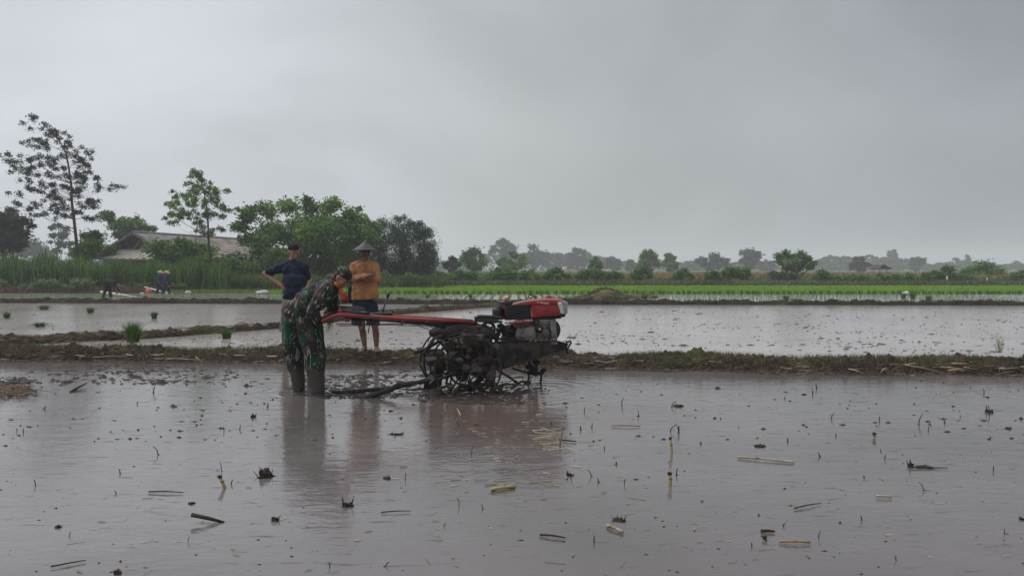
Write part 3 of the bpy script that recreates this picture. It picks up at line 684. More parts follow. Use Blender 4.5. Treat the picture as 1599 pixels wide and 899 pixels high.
tree('shrub', 'rounded dense bush at the foot of the tall slender tree', 'shrub', 60, [(141, 440), (141, 390)], .12, cl, .26, 4200, L_mid, sub_n=7, spread=.5)
cl = [(169,335,8),(181,340,12),(176,352,12),(192,348,14),(200,343,10),(210,352,14),(222,355,13),(232,355,9),(238,358,6),(185,364,14),(200,366,14),(215,368,12),(183,380,12),(228,366,10)]
tree('round_tree', 'dark tree with lumpy crown rising behind the gabled roof', 'tree', 82, [(195, 430), (196, 395), (198, 365)], .28, cl, .36, 5200, L_mid, sub_n=6, spread=.45)
cl = [(262,391,22),(297,387,18),(317,391,15),(270,405,18),(300,404,20),(330,402,14),(250,384,12),(283,378,12)]
tree('shrub', 'large green bush hiding the right side of the house', 'shrub', 57, [(285, 440), (285, 405)], .12, cl, .25, 6000, L_cass, sub_n=7, spread=.5)
cl = [(352,410,12),(375,415,14),(398,418,14),(340,425,14),(365,428,16),(392,432,15),(412,430,12),(425,440,12),(350,440,12),(380,444,12),(405,447,12)]
tree('shrub', 'overgrown green thicket below the banana plants', 'shrub', 52, [(380, 455), (380, 430)], .06, cl, .2, 6500, L_cass, sub_n=7, spread=.6)

# banana plants
M_ban = leafmat('banana_leaf', (.085, .14, .05), (.05, .09, .035), None, .3, 1.2, .25)
M_banst = mat('banana_stem', (.16, .17, .08), (.09, .08, .05), .7, 3)
def banana(px, py, hp_, Y, label, n=9):
    g = at(px, py, Y); s = Y / F; r = empty('banana_plant', (g.x, g.y, 0), label, 'banana plant', 'banana plants right of the house')
    top = at(px, py - hp_ * .55, Y); MB().tube([(g.x, g.y, -.05), top], [.16, .1], 8).build('stem', M_banst, r, True)
    for i in range(n):
        a = i * 2.4 + R.random(); ln = hp_ * s * R.uniform(.55, .8); el = R.uniform(.55, 1.25); V = []; Fq = []
        d = Vector((math.cos(a), math.sin(a), 0)); sd = Vector((-d.y, d.x, 0)); K = 9
        for k in range(K + 1):
            t = k / K; p = top + d * ln * (t * math.cos(el) + .25 * t * t) + Vector((0, 0, ln * (t * math.sin(el) - .85 * t * t)))
            w = ln * .12 * (math.sin(math.pi * min(1, t * .92 + .06)) ** .6) * (1 if k % 2 else .86)
            V += [p - sd * w + Vector((0, 0, -.25 * w)), p, p + sd * w + Vector((0, 0, -.25 * w))]
        for k in range(K):
            b = 3 * k; Fq += [(b, b + 3, b + 4, b + 1), (b + 1, b + 4, b + 5, b + 2)]
        make('leaf', npmesh('leaf', np.array([tuple(v) for v in V]), np.array(Fq)), M_ban, r, None, True)
banana(352, 432, 52, 54, 'banana plant nearest the roof, leaves against the sky', 9)
banana(372, 436, 60, 53, 'middle banana plant with broad arching leaves', 10)
banana(392, 438, 56, 52.5, 'right banana plant beside the big broadleaf tree', 9)
banana(338, 436, 40, 55, 'smallest banana plant beside the open crowned tree', 7)

# tall reeds / elephant grass
M_reed = mat('reed_green', (.075, .165, .024), (.036, .085, .013), .65, .8, island=.65, sub=.3, spec=.35, c3=(.085, .14, .045), s3=.25)
n = 17000; X = rng.uniform(-44, -18, n); Y = 47.8 + 5.5 * rng.random(n); P = np.stack([X, Y, np.full(n, .05)], 1)
px = CX + X / Y * F; keep = px < 365; P = P[keep]; px = px[keep]
hh = np.interp(px, [-200, 0, 60, 150, 230, 300, 340, 365], [2.1, 2.0, 2.1, 1.75, 1.62, 1.8, 1.7, 1.3]) * (1 + .12 * np.sin(px * .11) + .08 * np.sin(px * .37))
o = blades('reeds', P, hh, .07, .38, M_reed, curve=.7); tag(o, 'wall of tall dark green reeds along the left bank', 'reeds', kind='stuff')
n = 7000; P = np.stack([rng.uniform(-20.5, -13.5, n), rng.uniform(48.5, 52, n), np.full(n, .05)], 1)
o = blades('undergrowth', P, 1.0, .08, .8, M_bankgrass); tag(o, 'tangled light green undergrowth under the trees behind the men', 'undergrowth', kind='stuff')
n = 9000; P = np.stack([rng.uniform(-16, -5, n), rng.uniform(52, 62, n), np.full(n, .03)], 1)
o = blades('undergrowth', P, .9, .10, .8, M_fargrass); tag(o, 'dull green undergrowth at the foot of the dark trees', 'undergrowth', kind='stuff')
# rounded weeds on the left bank
M_umbel = leafmat('pale_weed_top', (.13, .20, .07), (.09, .14, .05), None, .35, 2, .2)
for x, y, r, lb in ((-6, 446, 15, 'pale topped bush cut by the left edge, on the red brown bank'), (80, 449, 17, 'pale topped bush on the red brown bank, left of the bent planter'), (128, 448, 16, 'pale topped bush immediately left of the bent planter'), (40, 453, 10, 'small green bush between two larger ones on the bank')):
    y -= 2
    tree('shrub', lb, 'shrub', 45.2, [(x, 460), (x, y)], .04, crown(x, y, r * 1.25, r * .85, 8, r * .5), .13, 2600, M_umbel, 'bushes on the left bank', sub_n=6, spread=.5)
for x, y, r, lb in ((224, 446, 9, 'pale green weed clump left of the two hatted planters'), (280, 445, 8, 'grey green weed clump right of the two hatted planters'), (190, 449, 8, 'low weed clump above the long white pole')):
    tree('shrub', lb, 'shrub', 47.2, [(x, 458), (x, y)], .03, crown(x, y, r * 1.3, r * .6, 5, r * .45), .12, 700, M_umbel, sub_n=5, spread=.5)

# middle distance
c6 = lambda x, y, r: (740 + x / 3.634, 360 + y / 3.634, r / 3.634)
c7 = lambda x, y, r: (1160 + x / 3.642, 360 + y / 3.642, r / 3.642)
GH = 'hazy trees along the horizon'
def rt(label, Y, cx, cy, rx, ry, m, leaf, n, group=GH, k=9, tb=424, name='round_tree', **kw):
    r = min(rx, ry) * .42
    cy += 2; ry += 2
    tree(name, label, 'tree', Y, [(cx, tb), (cx, cy + ry * .4), (cx, cy - ry * .1)], .22 + Y / 900, crown(cx, cy, rx, ry, k + 4, r, 1.0), leaf, n, m, group, sub_n=6, spread=.5, **kw)
rt('dark round tree alone left of the hazy woods', 120, 742, 403, 21, 18, L_mid, .55, 1800, None)
rt('small dark tree at the right foot of the dark feathery trees', 100, 706, 409, 14, 10, L_dark, .45, 900, None)
rt('highest hazy tree of the horizon, dome shaped, centre left', 330, 784, 388, 21, 16, L_far, 1.6, 1600)
rt('bright green tree in front of the highest hazy tree', 130, 800, 407, 25, 16, L_mid, .6, 1900, None, 11)
rt('hazy broad tree second right of the highest one', 340, 833, 397, 20, 16, L_far, 1.6, 1500)
rt('hazy spreading tree at the right end of the central woods', 340, 903, 402, 21, 16, L_far, 1.6, 1500)
rt('hazy filler tree between the two domed trees', 360, 868, 408, 24, 14, L_far, 1.6, 1300)
rt('small green tree before the right end of the hazy woods', 110, 930, 413, 12, 11, L_mid, .5, 900, None)
rt('grey tree with flat top between the small green tree and the dark round one', 290, 957, 411, 15, 11, L_far, 1.2, 1000)
rt('small grey tree just left of the dark round tree', 290, 985, 413, 9, 9, L_far, 1.2, 600)
rt('dark round tree right of centre on the horizon', 150, 1014, 406, 20, 17, L_mid, .7, 1800, None)
rt('narrow dark tree beside the round one right of centre', 165, 1048, 409, 12, 14, L_mid, .7, 1100, None)
rt('pale grey low tree in the gap left of the wide hazy tree', 380, 1077, 414, 12, 8, L_far, 1.6, 600)
rt('wide grey green tree midway along the right horizon', 250, 1114, 408, 25, 15, L_far, 1.1, 1700)
rt('dark grey upright tree with a tall round head left of the nearest tree', 260, 1171, 403, 17, 17, L_far, 1.1, 1500)
rt('low grey tree between the upright tree and the nearest tree', 320, 1197, 413, 12, 8, L_far, 1.4, 700)
rt('grey green tree in the far row right of the nearest tree', 190, 1340, 411, 17, 11, L_far, .8, 1200)
rt('grey tree with square shoulder beside the field shed', 300, 1430, 409, 12, 9, L_far, 1.2, 700)
rt('pale tree in the far distance near the right edge', 420, 1498, 410, 18, 9, L_far, 1.8, 900)
rt('last pale tree at the right edge of the picture', 420, 1592, 413, 14, 7, L_far, 1.8, 700)
rt('faint pale tree behind the low dark bush at right', 480, 1547, 414, 14, 5, L_far, 1.8, 500)
for cx, top, lb in ((1389, 392, 'hazy spiky tree top above the far row, left spike'), (1396, 390, 'hazy thin column of leaves, right spike above the far row'), (1512, 398, 'hazy thin tree standing up near the right edge')):
    tree('slender_tree', lb, 'tree', 400, [(cx, 424), (cx, top + 6)], .4, [(cx + R.uniform(-1, 1), top + k * 4.5 + 2, 2.6 + k * .5) for k in range(6)], 1.7, 420, L_far, GH, sub_n=4, spread=.6)
for i, (cx, w, h, lb) in enumerate(((1285, 22, 9, 'first stretch of the hazy far tree row, left end'), (1312, 20, 10, 'second stretch of the hazy far tree row'), (1372, 18, 9, 'stretch of hazy tree row under the spikes'), (1401, 16, 9, 'stretch of hazy tree row right of the spikes'), (1262, 12, 8, 'hazy row tree just behind the nearest tree'),
                                  (1459, 16, 4, 'very faint low trees between the shed and right edge'), (1150, 14, 6, 'faint low tree behind the bushes left of the upright tree'), (722, 18, 7, 'faint low tree left of the dark round tree'), (1096, 10, 6, 'faint low tree left of the wide grey tree'), (690, 14, 8, 'faint low tree at the foot of the dark feathery trees'))):
    rt(lb, 420, cx, 423 - h, w, h, L_far, 1.9, 900, GH, 9)
# treeline far off, one mass
n = 22000; Yf = rng.uniform(370, 440, n); pxs = rng.uniform(-50, 1650, n)
tops = np.interp(pxs, [-50, 600, 690, 760, 790, 930, 965, 1100, 1200, 1262, 1330, 1420, 1450, 1500, 1600, 1650], [12, 12, 10, 19, 21, 19, 11, 9, 9, 15, 17, 15, 7, 9, 6, 6])
hmax = tops * .40 * (1 + .35 * np.array([mnoise.noise(Vector((p * .035, 1, 0))) + .7 * mnoise.noise(Vector((p * .13, 3, 0))) for p in pxs]))
P = np.stack([(pxs - CX) / F * Yf, Yf, np.maximum(.4, hmax * (1 - rng.random(n) ** 1.6)) + .3], 1)
o = leaves('distant_woods', P, 1.7, L_far, elong=1.5); tag(o, 'hazy low band of distant woods along the whole horizon', 'woods', kind='stuff')
# rough hedge growth at the far bund
for (xa, xb, Y0_, hh_, m_, lb_, nn_) in ((560, 835, 71.5, 1.5, L_cass, 'ragged green hedge growth running below the centre trees', 9000), (1260, 1640, 71, .95, L_cass, 'low ragged scrub along the far bund at right', 8000), (835, 1260, 72.5, .6, L_cass, 'low weeds between the far bushes and the stick fence', 4000)):
    pxs = rng.uniform(xa, xb, nn_); Yv = rng.normal(Y0_, .5, nn_)
    hv = hh_ * (.65 + .5 * np.array([mnoise.noise(Vector((p * .05, 7, 0))) + .8 * mnoise.noise(Vector((p * .17, 9, 0))) for p in pxs])); hv = np.clip(hv, .15, 3)
    P = np.stack([(pxs - CX) / F * Yv, Yv, hv * (1 - rng.random(nn_) ** 1.7)], 1)
    o = leaves('hedge_growth', P, .24, m_); tag(o, lb_, 'hedge', kind='stuff')

# nearest big round tree on the right
cl = [(1224,402,9),(1232,397,8),(1240,402,8),(1256,398,9),(1265,404,8),(1271,411,6),(1218,410,6),(1243,411,9),(1258,411,9),(1232,411,8),(1236,420,8),(1250,421,7),(1266,417,6)]
tree('round_tree', 'nearest tree on the right, dark with two rounded tops', 'tree', 74, [(1243, 443), (1244, 425), (1243, 410)], .2, cl, .28, 3600, L_mid, sub_n=6, spread=.5)
cl = [(1215,430,9),(1227,432,10),(1238,434,8),(1210,436,6),(1222,439,8)]
tree('shrub', 'dark blue green bush at the left foot of the nearest right tree', 'shrub', 71, [(1223, 444), (1223, 436)], .06, cl, .3, 1800, L_dark, sub_n=6, spread=.5)
GB = 'bushes standing in a row along the far bund'
rowb = [(643,434,13,9,'bush at the left start of the far row, below the dark trees'),(664,433,12,9,'second bush of the far row from the left'),(688,434,14,10,'bush of the far row below the faint low tree'),(713,433,13,10,'fourth bush of the far row from the left'),(737,434,13,10,'bush of the far row under the dark round tree'),
        (776,432,12,11,'light green tall bush left of the trimmed rounded bush'),(797,433,11,10,'light green bush of the pair left of the trimmed one'),(818,433,10,9,'bush just left of the trimmed rounded bush'),(862,430,23,9,'wide trimmed rounded bush right above the engine'),
        (917,430,14,10,'leafy bush first right of the wide trimmed one'),(936,432,11,9,'leafy bush behind the soil heap'),(959,431,11,9,'round bush right of the soil heap'),(1004,428,14,10,'neat bush below the dark round tree right of centre'),(1068,430,14,11,'yellowish bush halfway between fence ends'),
        (1114,431,12,9,'dark bush at the right end of the fence'),(1139,427,9,10,'dark narrow bush left of a rounder one'),(1158,429,11,10,'rounder bush right of the dark narrow one'),(1282,430,11,9,'small round bush just right of the nearest tree'),
        (1311,436,12,5,'low scrub bush in the right field'),(1341,435,11,6,'low scrub bush under the grey green tree'),(1376,434,10,6,'low scrub bush left of the shed posts'),(1399,434,10,6,'low scrub bush right of the shed'),(1418,434,10,7,'scrub bush second right of the shed'),(1446,434,12,7,'dark scrub bush left of the pale post'),(1478,427,11,11,'upright bush beside the pale post'),(1461,432,12,9,'dark bush joined to the upright one'),(1505,434,12,6,'scrub bush in the gap before the wide dark bush'),(1592,432,14,8,'dark bush at the right edge')]
for cx, cy, rx, ry, lb in rowb:
    cy += 1
    tree('shrub', lb, 'shrub', 70 + R.uniform(-.8, .8), [(cx, 443), (cx, cy)], .05, crown(cx, cy - .5, rx * 1.3, ry * 1.25, 10, ry * .6, .95), .26, int(rx * ry * 10), L_cass if R.random() < .65 else L_mid, GB, sub_n=5, spread=.55, depth=.6, limb=False)
cl = [(1520,424,11),(1535,419,12),(1550,425,11),(1510,430,8),(1528,430,12),(1545,432,10),(1560,430,8)]
tree('shrub', 'wide dark spreading bush near the right edge of the field', 'shrub', 84, [(1535, 441), (1535, 430)], .1, cl, .34, 3000, L_mid, sub_n=6, spread=.5)

# stick fence
M_stick = mat('weathered_stick', (.13, .11, .085), (.08, .065, .05), .9, 6)
a = at(838, 441, 71.5); fr = empty('stick_fence', (a.x, a.y, 0), 'thin stick fence running between the far bushes', 'fence')
pxs = 838
while pxs < 1200:
    b = at(pxs, 441, 71.5); hgt = R.uniform(.8, 1.2)
    MB().tube([(b.x, 71.5, -.05), (b.x + R.uniform(-.06, .06), 71.5 + R.uniform(-.05, .05), hgt)], [.028, .02], 5).build('post', M_stick, fr); pxs += R.uniform(7, 11)
for z in (.45, .8):
    MB().tube([(at(838, 441, 71.5).x, 71.5, z), (at(1200, 441, 71.5).x, 71.5, z + .05)], .014, 4).build('rail', M_stick, fr)
# field shed
def seg(a, b, r, n=5): return MB().tube([a, b], r, n)
g = at(1379, 430, 110); sr = empty('field_shed', (g.x, g.y, 0), 'tiny open field shed of dark posts with peaked roof', 'shed')
for dx in (-.5, .5):
    for dy in (0, 2): MB().tube([(g.x + dx, g.y + dy, -.05), (g.x + dx, g.y + dy, 1.35)], .05, 6).build('post', M_stick, sr)
M_thatch = mat('dark_thatch', (.06, .05, .045), (.035, .03, .028), .9, 5, bump=.5)
rz = 1.85
MB().prism([(g.x - .75, g.y - .5, 1.25), (g.x - .1, g.y - .5, rz), (g.x - .1, g.y - .5, rz + .12), (g.x - .8, g.y - .5, 1.38)], [(g.x - .75, g.y + 2.5, 1.25), (g.x - .1, g.y + 2.5, rz), (g.x - .1, g.y + 2.5, rz + .12), (g.x - .8, g.y + 2.5, 1.38)]).build('roof_slope', M_thatch, sr)
MB().prism([(g.x + .95, g.y - .5, 1.3), (g.x - .09, g.y - .5, rz), (g.x - .09, g.y - .5, rz + .12), (g.x + 1.0, g.y - .5, 1.42)], [(g.x + .95, g.y + 2.5, 1.3), (g.x - .09, g.y + 2.5, rz), (g.x - .09, g.y + 2.5, rz + .12), (g.x + 1.0, g.y + 2.5, 1.42)]).build('roof_slope', M_thatch, sr)
g = at(1479, 439, 69); pr = MB().tube([(g.x, g.y, 0), (g.x, g.y, .75)], [.07, .06], 7).build('marker_post', mat('pale_paint_post', (.6, .6, .56), (.4, .39, .35), .7, 5), None, True, (g.x, g.y, 0)); tag(pr, 'short pale post standing among bushes at right', 'post')
g = at(1541, 437, 69); pr = MB().tube([(g.x, g.y, 0), (g.x + .03, g.y, .6)], [.06, .05], 7).build('marker_post', bpy.data.materials['pale_paint_post'], None, True, (g.x, g.y, 0)); tag(pr, 'short pale post in front of the wide dark bush', 'post')

# ------------------------------------------------------------------ house
M_roof = mat('old_roof_tiles', (.33, .28, .25), (.22, .185, .165), .85, 1.2, bump=.4, bscale=8, c3=(.14, .12, .11), s3=.6, lo3=.52, hi3=.66)
M_roof2 = mat('dusty_sheet_roof', (.36, .33, .28), (.29, .265, .225), .8, .8, bump=.2, bscale=6)
M_wood = mat('old_dark_boards', (.085, .06, .06), (.05, .036, .036), .85, 3, bump=.5, stretch=(4, 4, .5))
M_plank = mat('pale_board', (.26, .22, .21), (.15, .12, .12), .85, 4)
M_wall = mat('house_plaster', (.35, .33, .28), (.26, .24, .2), .85, 2)
A = at(214, 363.6, 62); B = at(372.5, 374, 76.5); ax = Vector((B.x - A.x, B.y - A.y, 0)); Lh = ax.length; ax.normalize(); sx = Vector((ax.y, -ax.x, 0))  # sx points to the right
hz = A.z; hroot = empty('farm_house', (A.x, A.y, 0), 'old gabled farmhouse with faded tiled roof behind the reeds', 'house')
def hp3(u, v, z): return Vector((A.x, A.y, 0)) + sx * u + ax * v + Vector((0, 0, z))
hwid = 3.15; ez = 2.6
for sgn in (-1, 1):
    # roof: slope panel carrying courses of tiles, eleven proud strips
    U0, U1 = 0.0, sgn * (hwid + .35); z0, z1 = hz, hz - (hz - ez) * (hwid + .35) / hwid
    rf = MB().prism([hp3(U0, -.5, z0), hp3(U1, -.5, z1), hp3(U1, -.5, z1 - .1), hp3(U0, -.5, z0 - .1)], [hp3(U0, Lh, z0), hp3(U1, Lh, z1), hp3(U1, Lh, z1 - .1), hp3(U0, Lh, z0 - .1)]).build('roof', M_roof, hroot)
    nrow = 11
    for k in range(nrow):
        t0, t1 = k / nrow, (k + 1.12) / nrow; a_ = [U0 + (U1 - U0) * t for t in (t0, t1)]; zz = [z0 + (z1 - z0) * t for t in (t0, t1)]
        mb = MB(); vv = -.55; nseg = 24
        for j in range(nseg):
            va = -.55 + (Lh + .6) * j / nseg; vb = -.55 + (Lh + .6) * (j + .97) / nseg; jz = R.uniform(-.01, .02)
            mb.prism([hp3(a_[0], va, zz[0] + .02 + jz), hp3(a_[1], va, zz[1] + .07 + jz), hp3(a_[1], va, zz[1] + .03 + jz), hp3(a_[0], va, zz[0] + .005 + jz)], [hp3(a_[0], vb, zz[0] + .02 + jz), hp3(a_[1], vb, zz[1] + .07 + jz), hp3(a_[1], vb, zz[1] + .03 + jz), hp3(a_[0], vb, zz[0] + .005 + jz)])
        mb.build('tile_course', M_roof, rf)
    MB().bar(hp3(0, -.56, hz + .02), hp3(U1, -.56, z1 + .02), .06, .2).build('barge_board', M_plank, hroot)
    MB().prism([hp3(sgn * (hwid - .1), .1, 0), hp3(sgn * hwid, .1, 0), hp3(sgn * hwid, .1, ez - .1), hp3(sgn * (hwid - .1), .1, ez - .1)], [hp3(sgn * (hwid - .1), Lh - .3, 0), hp3(sgn * hwid, Lh - .3, 0), hp3(sgn * hwid, Lh - .3, ez - .1), hp3(sgn * (hwid - .1), Lh - .3, ez - .1)]).build('wall', M_wall, hroot)
MB().tube([hp3(0, -.55, hz + .06), hp3(0, Lh, hz + .06)], .11, 8).build('roof_ridge', M_plank, hroot)
MB().box(hp3(0, .15, 1.25), (hwid * 2 - .25, .12, 2.5), Matrix((sx, ax, Vector((0, 0, 1)))).transposed()).build('wall', M_wall, hroot)
gb = MB()
nb = 22
gable = MB().prism([hp3(-hwid, .0, ez - .1), hp3(hwid, .0, ez - .1), hp3(0, .0, hz - .12)], [hp3(-hwid, .1, ez - .1), hp3(hwid, .1, ez - .1), hp3(0, .1, hz - .12)]).build('gable_wall', M_wood, hroot)
for k in range(nb):
    u0 = -hwid + .12 + (2 * hwid - .24) * k / nb; u1 = -hwid + .12 + (2 * hwid - .24) * (k + .9) / nb; um = max(abs(u0), abs(u1)); zt = hz - .16 - (hz - ez) * um / hwid
    if zt > ez + .02:
        MB().prism([hp3(u0, -.03, ez - .08), hp3(u1, -.03, ez - .08), hp3(u1, -.03, zt), hp3(u0, -.03, zt)], [hp3(u0, .0, ez - .08), hp3(u1, .0, ez - .08), hp3(u1, .0, zt), hp3(u0, .0, zt)]).build('board', M_wood, gable)
for (u0, z0, u1, z1) in ((.0, 3.35, .25, 3.75), (.25, 3.75, .75, 3.72), (.75, 3.72, .7, 3.35), (-.55, 2.95, .1, 3.35), (.15, 2.9, .75, 3.35), (1.0, 2.9, 1.75, 3.45), (1.75, 3.45, 1.75, 3.85)):
    MB().bar(hp3(u0, -.05, z0), hp3(u1, -.05, z1), .04, .12).build('loose_board', M_plank, gable)
# lean-to roof in front of the gable
lt = MB().prism([hp3(-2.85, -.2, 3.0), hp3(hwid + .6, -.2, 3.02), hp3(hwid + .6, -.2, 2.93), hp3(-2.85, -.2, 2.91)], [hp3(-3.6, -2.6, 2.25), hp3(hwid + .6, -2.6, 2.2), hp3(hwid + .6, -2.6, 2.1), hp3(-3.6, -2.6, 2.15)]).build('porch_roof', M_roof2, hroot)
for k in range(13):
    t = k / 12; a_ = hp3(-2.85 + (hwid + 3.45) * t, -.22, 3.02); b_ = hp3(-3.6 + (hwid + 4.2) * t, -2.62, 2.27 - .05 * t)
    MB().bar(a_, b_, .05, .05).build('seam', M_roof2, lt)
for u in (-3.3, -1.1, 1.1, 3.4): MB().tube([hp3(u, -2.45, -.05), hp3(u, -2.45, 2.16)], .07, 6).build('post', M_plank, hroot)
# ------------------------------------------------------------------ people
def blob(name, mb, m, parent, voxel=.01, sm=4, wr=0.0, ws=9.0, wst=(1, 1, 1), seed=0, cut=None):
    """weld overlapping solids into ONE continuous skin, smooth it, then fold cloth wrinkles into it"""
    me = bpy.data.meshes.new('tmp'); me.from_pydata(mb.v, [], mb.f)
    bm = bmesh.new(); bm.from_mesh(me); bmesh.ops.recalc_face_normals(bm, faces=bm.faces); bm.to_mesh(me); bm.free()
    ob = link(bpy.data.objects.new('tmp', me))
    md = ob.modifiers.new('r', 'REMESH'); md.mode = 'VOXEL'; md.voxel_size = voxel; md.adaptivity = 0
    if sm:
        ms = ob.modifiers.new('s', 'SMOOTH'); ms.factor = .5; ms.iterations = sm
    dg = bpy.context.evaluated_depsgraph_get(); out = bpy.data.meshes.new_from_object(ob.evaluated_get(dg))
    bpy.data.objects.remove(ob); bpy.data.meshes.remove(me)
    if wr:
        n = len(out.vertices); co = np.empty(n * 3); out.vertices.foreach_get('co', co); no = np.empty(n * 3); out.vertices.foreach_get('normal', no)
        co = co.reshape(-1, 3); no = no.reshape(-1, 3); q = np.empty(n)
        for i in range(n):
            v = Vector((co[i, 0] * wst[0], co[i, 1] * wst[1], co[i, 2] * wst[2])) * ws + Vector((seed, 0, 0))
            a = mnoise.noise(v); q[i] = (1 - 2 * abs(a)) * .7 + .5 * mnoise.noise(v * 2.1)
        co += no * (q[:, None] * wr); out.vertices.foreach_set('co', co.ravel()); out.update()
    out.name = name
    return make(name, out, m, parent, None, True)

def camo(name, mud_z=None):
    m = bpy.data.materials.new(name); m.use_nodes = True; t = m.node_tree; n = t.nodes.new; l = t.links.new; p = t.nodes['Principled BSDF']
    p.inputs['Roughness'].default_value = .85; p.inputs['Specular IOR Level'].default_value = .2
    src = n('ShaderNodeTexCoord').outputs['Object']; col = None
    def layer(base, c, scale, lo, hi, stretch=(1, 1, 1), rot=(0, 0, 0), off=0.0, dist=.6):
        mp = n('ShaderNodeMapping'); mp.inputs['Scale'].default_value = stretch; mp.inputs['Rotation'].default_value = rot; mp.inputs['Location'].default_value = (off, off * 2, off); l(src, mp.inputs[0])
        z = n('ShaderNodeTexNoise'); z.inputs['Scale'].default_value = scale; z.inputs['Detail'].default_value = 2; z.inputs['Distortion'].default_value = dist; l(mp.outputs[0], z.inputs['Vector'])
        r = n('ShaderNodeMapRange'); r.inputs[1].default_value = lo; r.inputs[2].default_value = hi; l(z.outputs[0], r.inputs[0])
        x = n('ShaderNodeMix'); x.data_type = 'RGBA'; l(r.outputs[0], x.inputs[0])
        if isinstance(base, tuple): x.inputs[6].default_value = (*base, 1)
        else: l(base, x.inputs[6])
        x.inputs[7].default_value = (*c, 1); return x.outputs[2]
    col = layer((.022, .019, .018), (.056, .038, .032), 8.0, .50, .53, (1, 1, .8), (0, .5, 0), 1)
    col = layer(col, (.007, .050, .023), 4.6, .530, .550, (1, 1, .8), (0, .5, 0), 4, .5)
    col = layer(col, (.21, .20, .18), 11.5, .622, .642, (1.3, 1, .5), (0, .6, 0), 9, 1.6)
    col = layer(col, (.16, .15, .13), 14, .625, .645, (1, 1, .45), (0, -.5, 0), 15, 1.8)
    if mud_z:
        sp = n('ShaderNodeSeparateXYZ'); l(src, sp.inputs[0])
        z = n('ShaderNodeTexNoise'); z.inputs['Scale'].default_value = 7; l(src, z.inputs['Vector'])
        ad = n('ShaderNodeMath'); ad.operation = 'MULTIPLY_ADD'; l(z.outputs[0], ad.inputs[0]); ad.inputs[1].default_value = .25; l(sp.outputs[2], ad.inputs[2])
        r = n('ShaderNodeMapRange'); r.inputs[1].default_value = mud_z + .16; r.inputs[2].default_value = mud_z + .09; l(ad.outputs[0], r.inputs[0])
        x = n('ShaderNodeMix'); x.data_type = 'RGBA'; l(r.outputs[0], x.inputs[0]); l(col, x.inputs[6]); x.inputs[7].default_value = (.062, .050, .043, 1); col = x.outputs[2]
    l(col, p.inputs['Base Color'])
    return m
M_camo = camo('woodland_camouflage'); M_camo_t = camo('muddy_camouflage', .30)
M_skin = mat('brown_skin', (.31, .158, .10), (.25, .12, .075), .55, 6, spec=.4)
M_skin_d = mat('dark_brown_skin', (.18, .090, .058), (.13, .065, .043), .55, 6, spec=.4)
M_muddy_skin = mat('muddy_skin', (.12, .07, .05), (.075, .05, .038), .55, 12, spec=.5)
M_hair = mat('black_hair', (.012, .011, .010), (.02, .018, .016), .6, 40)
M_navy = mat('navy_cotton', (.026, .030, .052), (.015, .018, .034), .9, 8, spec=.15)
M_blackcloth = mat('black_cloth', (.013, .013, .015), (.02, .02, .022), .85, 8, spec=.2)
M_beige = mat('beige_shorts_cloth', (.27, .225, .185), (.19, .155, .125), .9, 7, c3=(.13, .10, .08), s3=5, spec=.15)
M_orange = mat('orange_cotton', (.40, .185, .085), (.33, .15, .07), .88, 6, spec=.15, c3=(.25, .11, .05), s3=4, lo3=.48, hi3=.62)
M_denim = mat('dark_blue_shorts', (.022, .028, .045), (.015, .018, .03), .9, 9, spec=.15)
M_hat = mat('dark_woven_hat', (.060, .048, .052), (.036, .03, .032), .6, 14, spec=.4)
M_boot = mat('rubber_boots_in_mud', (.05, .043, .038), (.03, .026, .023), .5, 7, bump=.3, spec=.5)
M_white = mat('eye_white', (.6, .57, .52), (.5, .46, .42), .4)
M_teeth = mat('teeth', (.6, .56, .48), None, .4)
M_scarf = mat('orange_red_towel', (.26, .022, .016), (.36, .12, .03), .9, 9, lo=.45, hi=.55)

def frame(fwd, up=(0, 0, 1)):
    f = Vector(fwd).normalized(); u = Vector(up); s = u.cross(f).normalized(); u = f.cross(s).normalized()
    return Matrix((f, s, u)).transposed()   # local x = forward, y = left, z = up
def head_parts(mb, c, M, k=1.0):
    """skull, face, jaw, nose, brow, lips, cheeks, ears. c = middle of the head, x forward"""
    q = lambda x, y, z: c + M @ Vector((x, y, z)) * k
    mb.ell(q(-.008, 0, .022), (.098 * k, .076 * k, .098 * k), M, 20, 14)
    mb.ell(q(.018, 0, -.045), (.068 * k, .060 * k, .072 * k), M, 16, 12)
    mb.ell(q(.062, 0, -.092), (.024 * k, .028 * k, .022 * k), M)
    mb.cap(q(.082, 0, .012), .011 * k, q(.104, 0, -.026), .016 * k, 8)
    mb.ell(q(.098, .011, -.031), .010 * k, M, 8, 6); mb.ell(q(.098, -.011, -.031), .010 * k, M, 8, 6)
    mb.cap(q(.078, .034, .028), .012 * k, q(.084, -.034, .028), .012 * k, 8)
    for s in (-1, 1):
        mb.ell(q(.060, s * .038, -.030), (.026 * k, .022 * k, .024 * k), M, 10, 8)
        mb.ell(q(-.008, s * .078, -.012), (.019 * k, .010 * k, .031 * k), M, 10, 8)
    mb.ell(q(.082, 0, -.056), (.012 * k, .024 * k, .007 * k), M, 10, 6); mb.ell(q(.079, 0, -.068), (.012 * k, .021 * k, .007 * k), M, 10, 6)
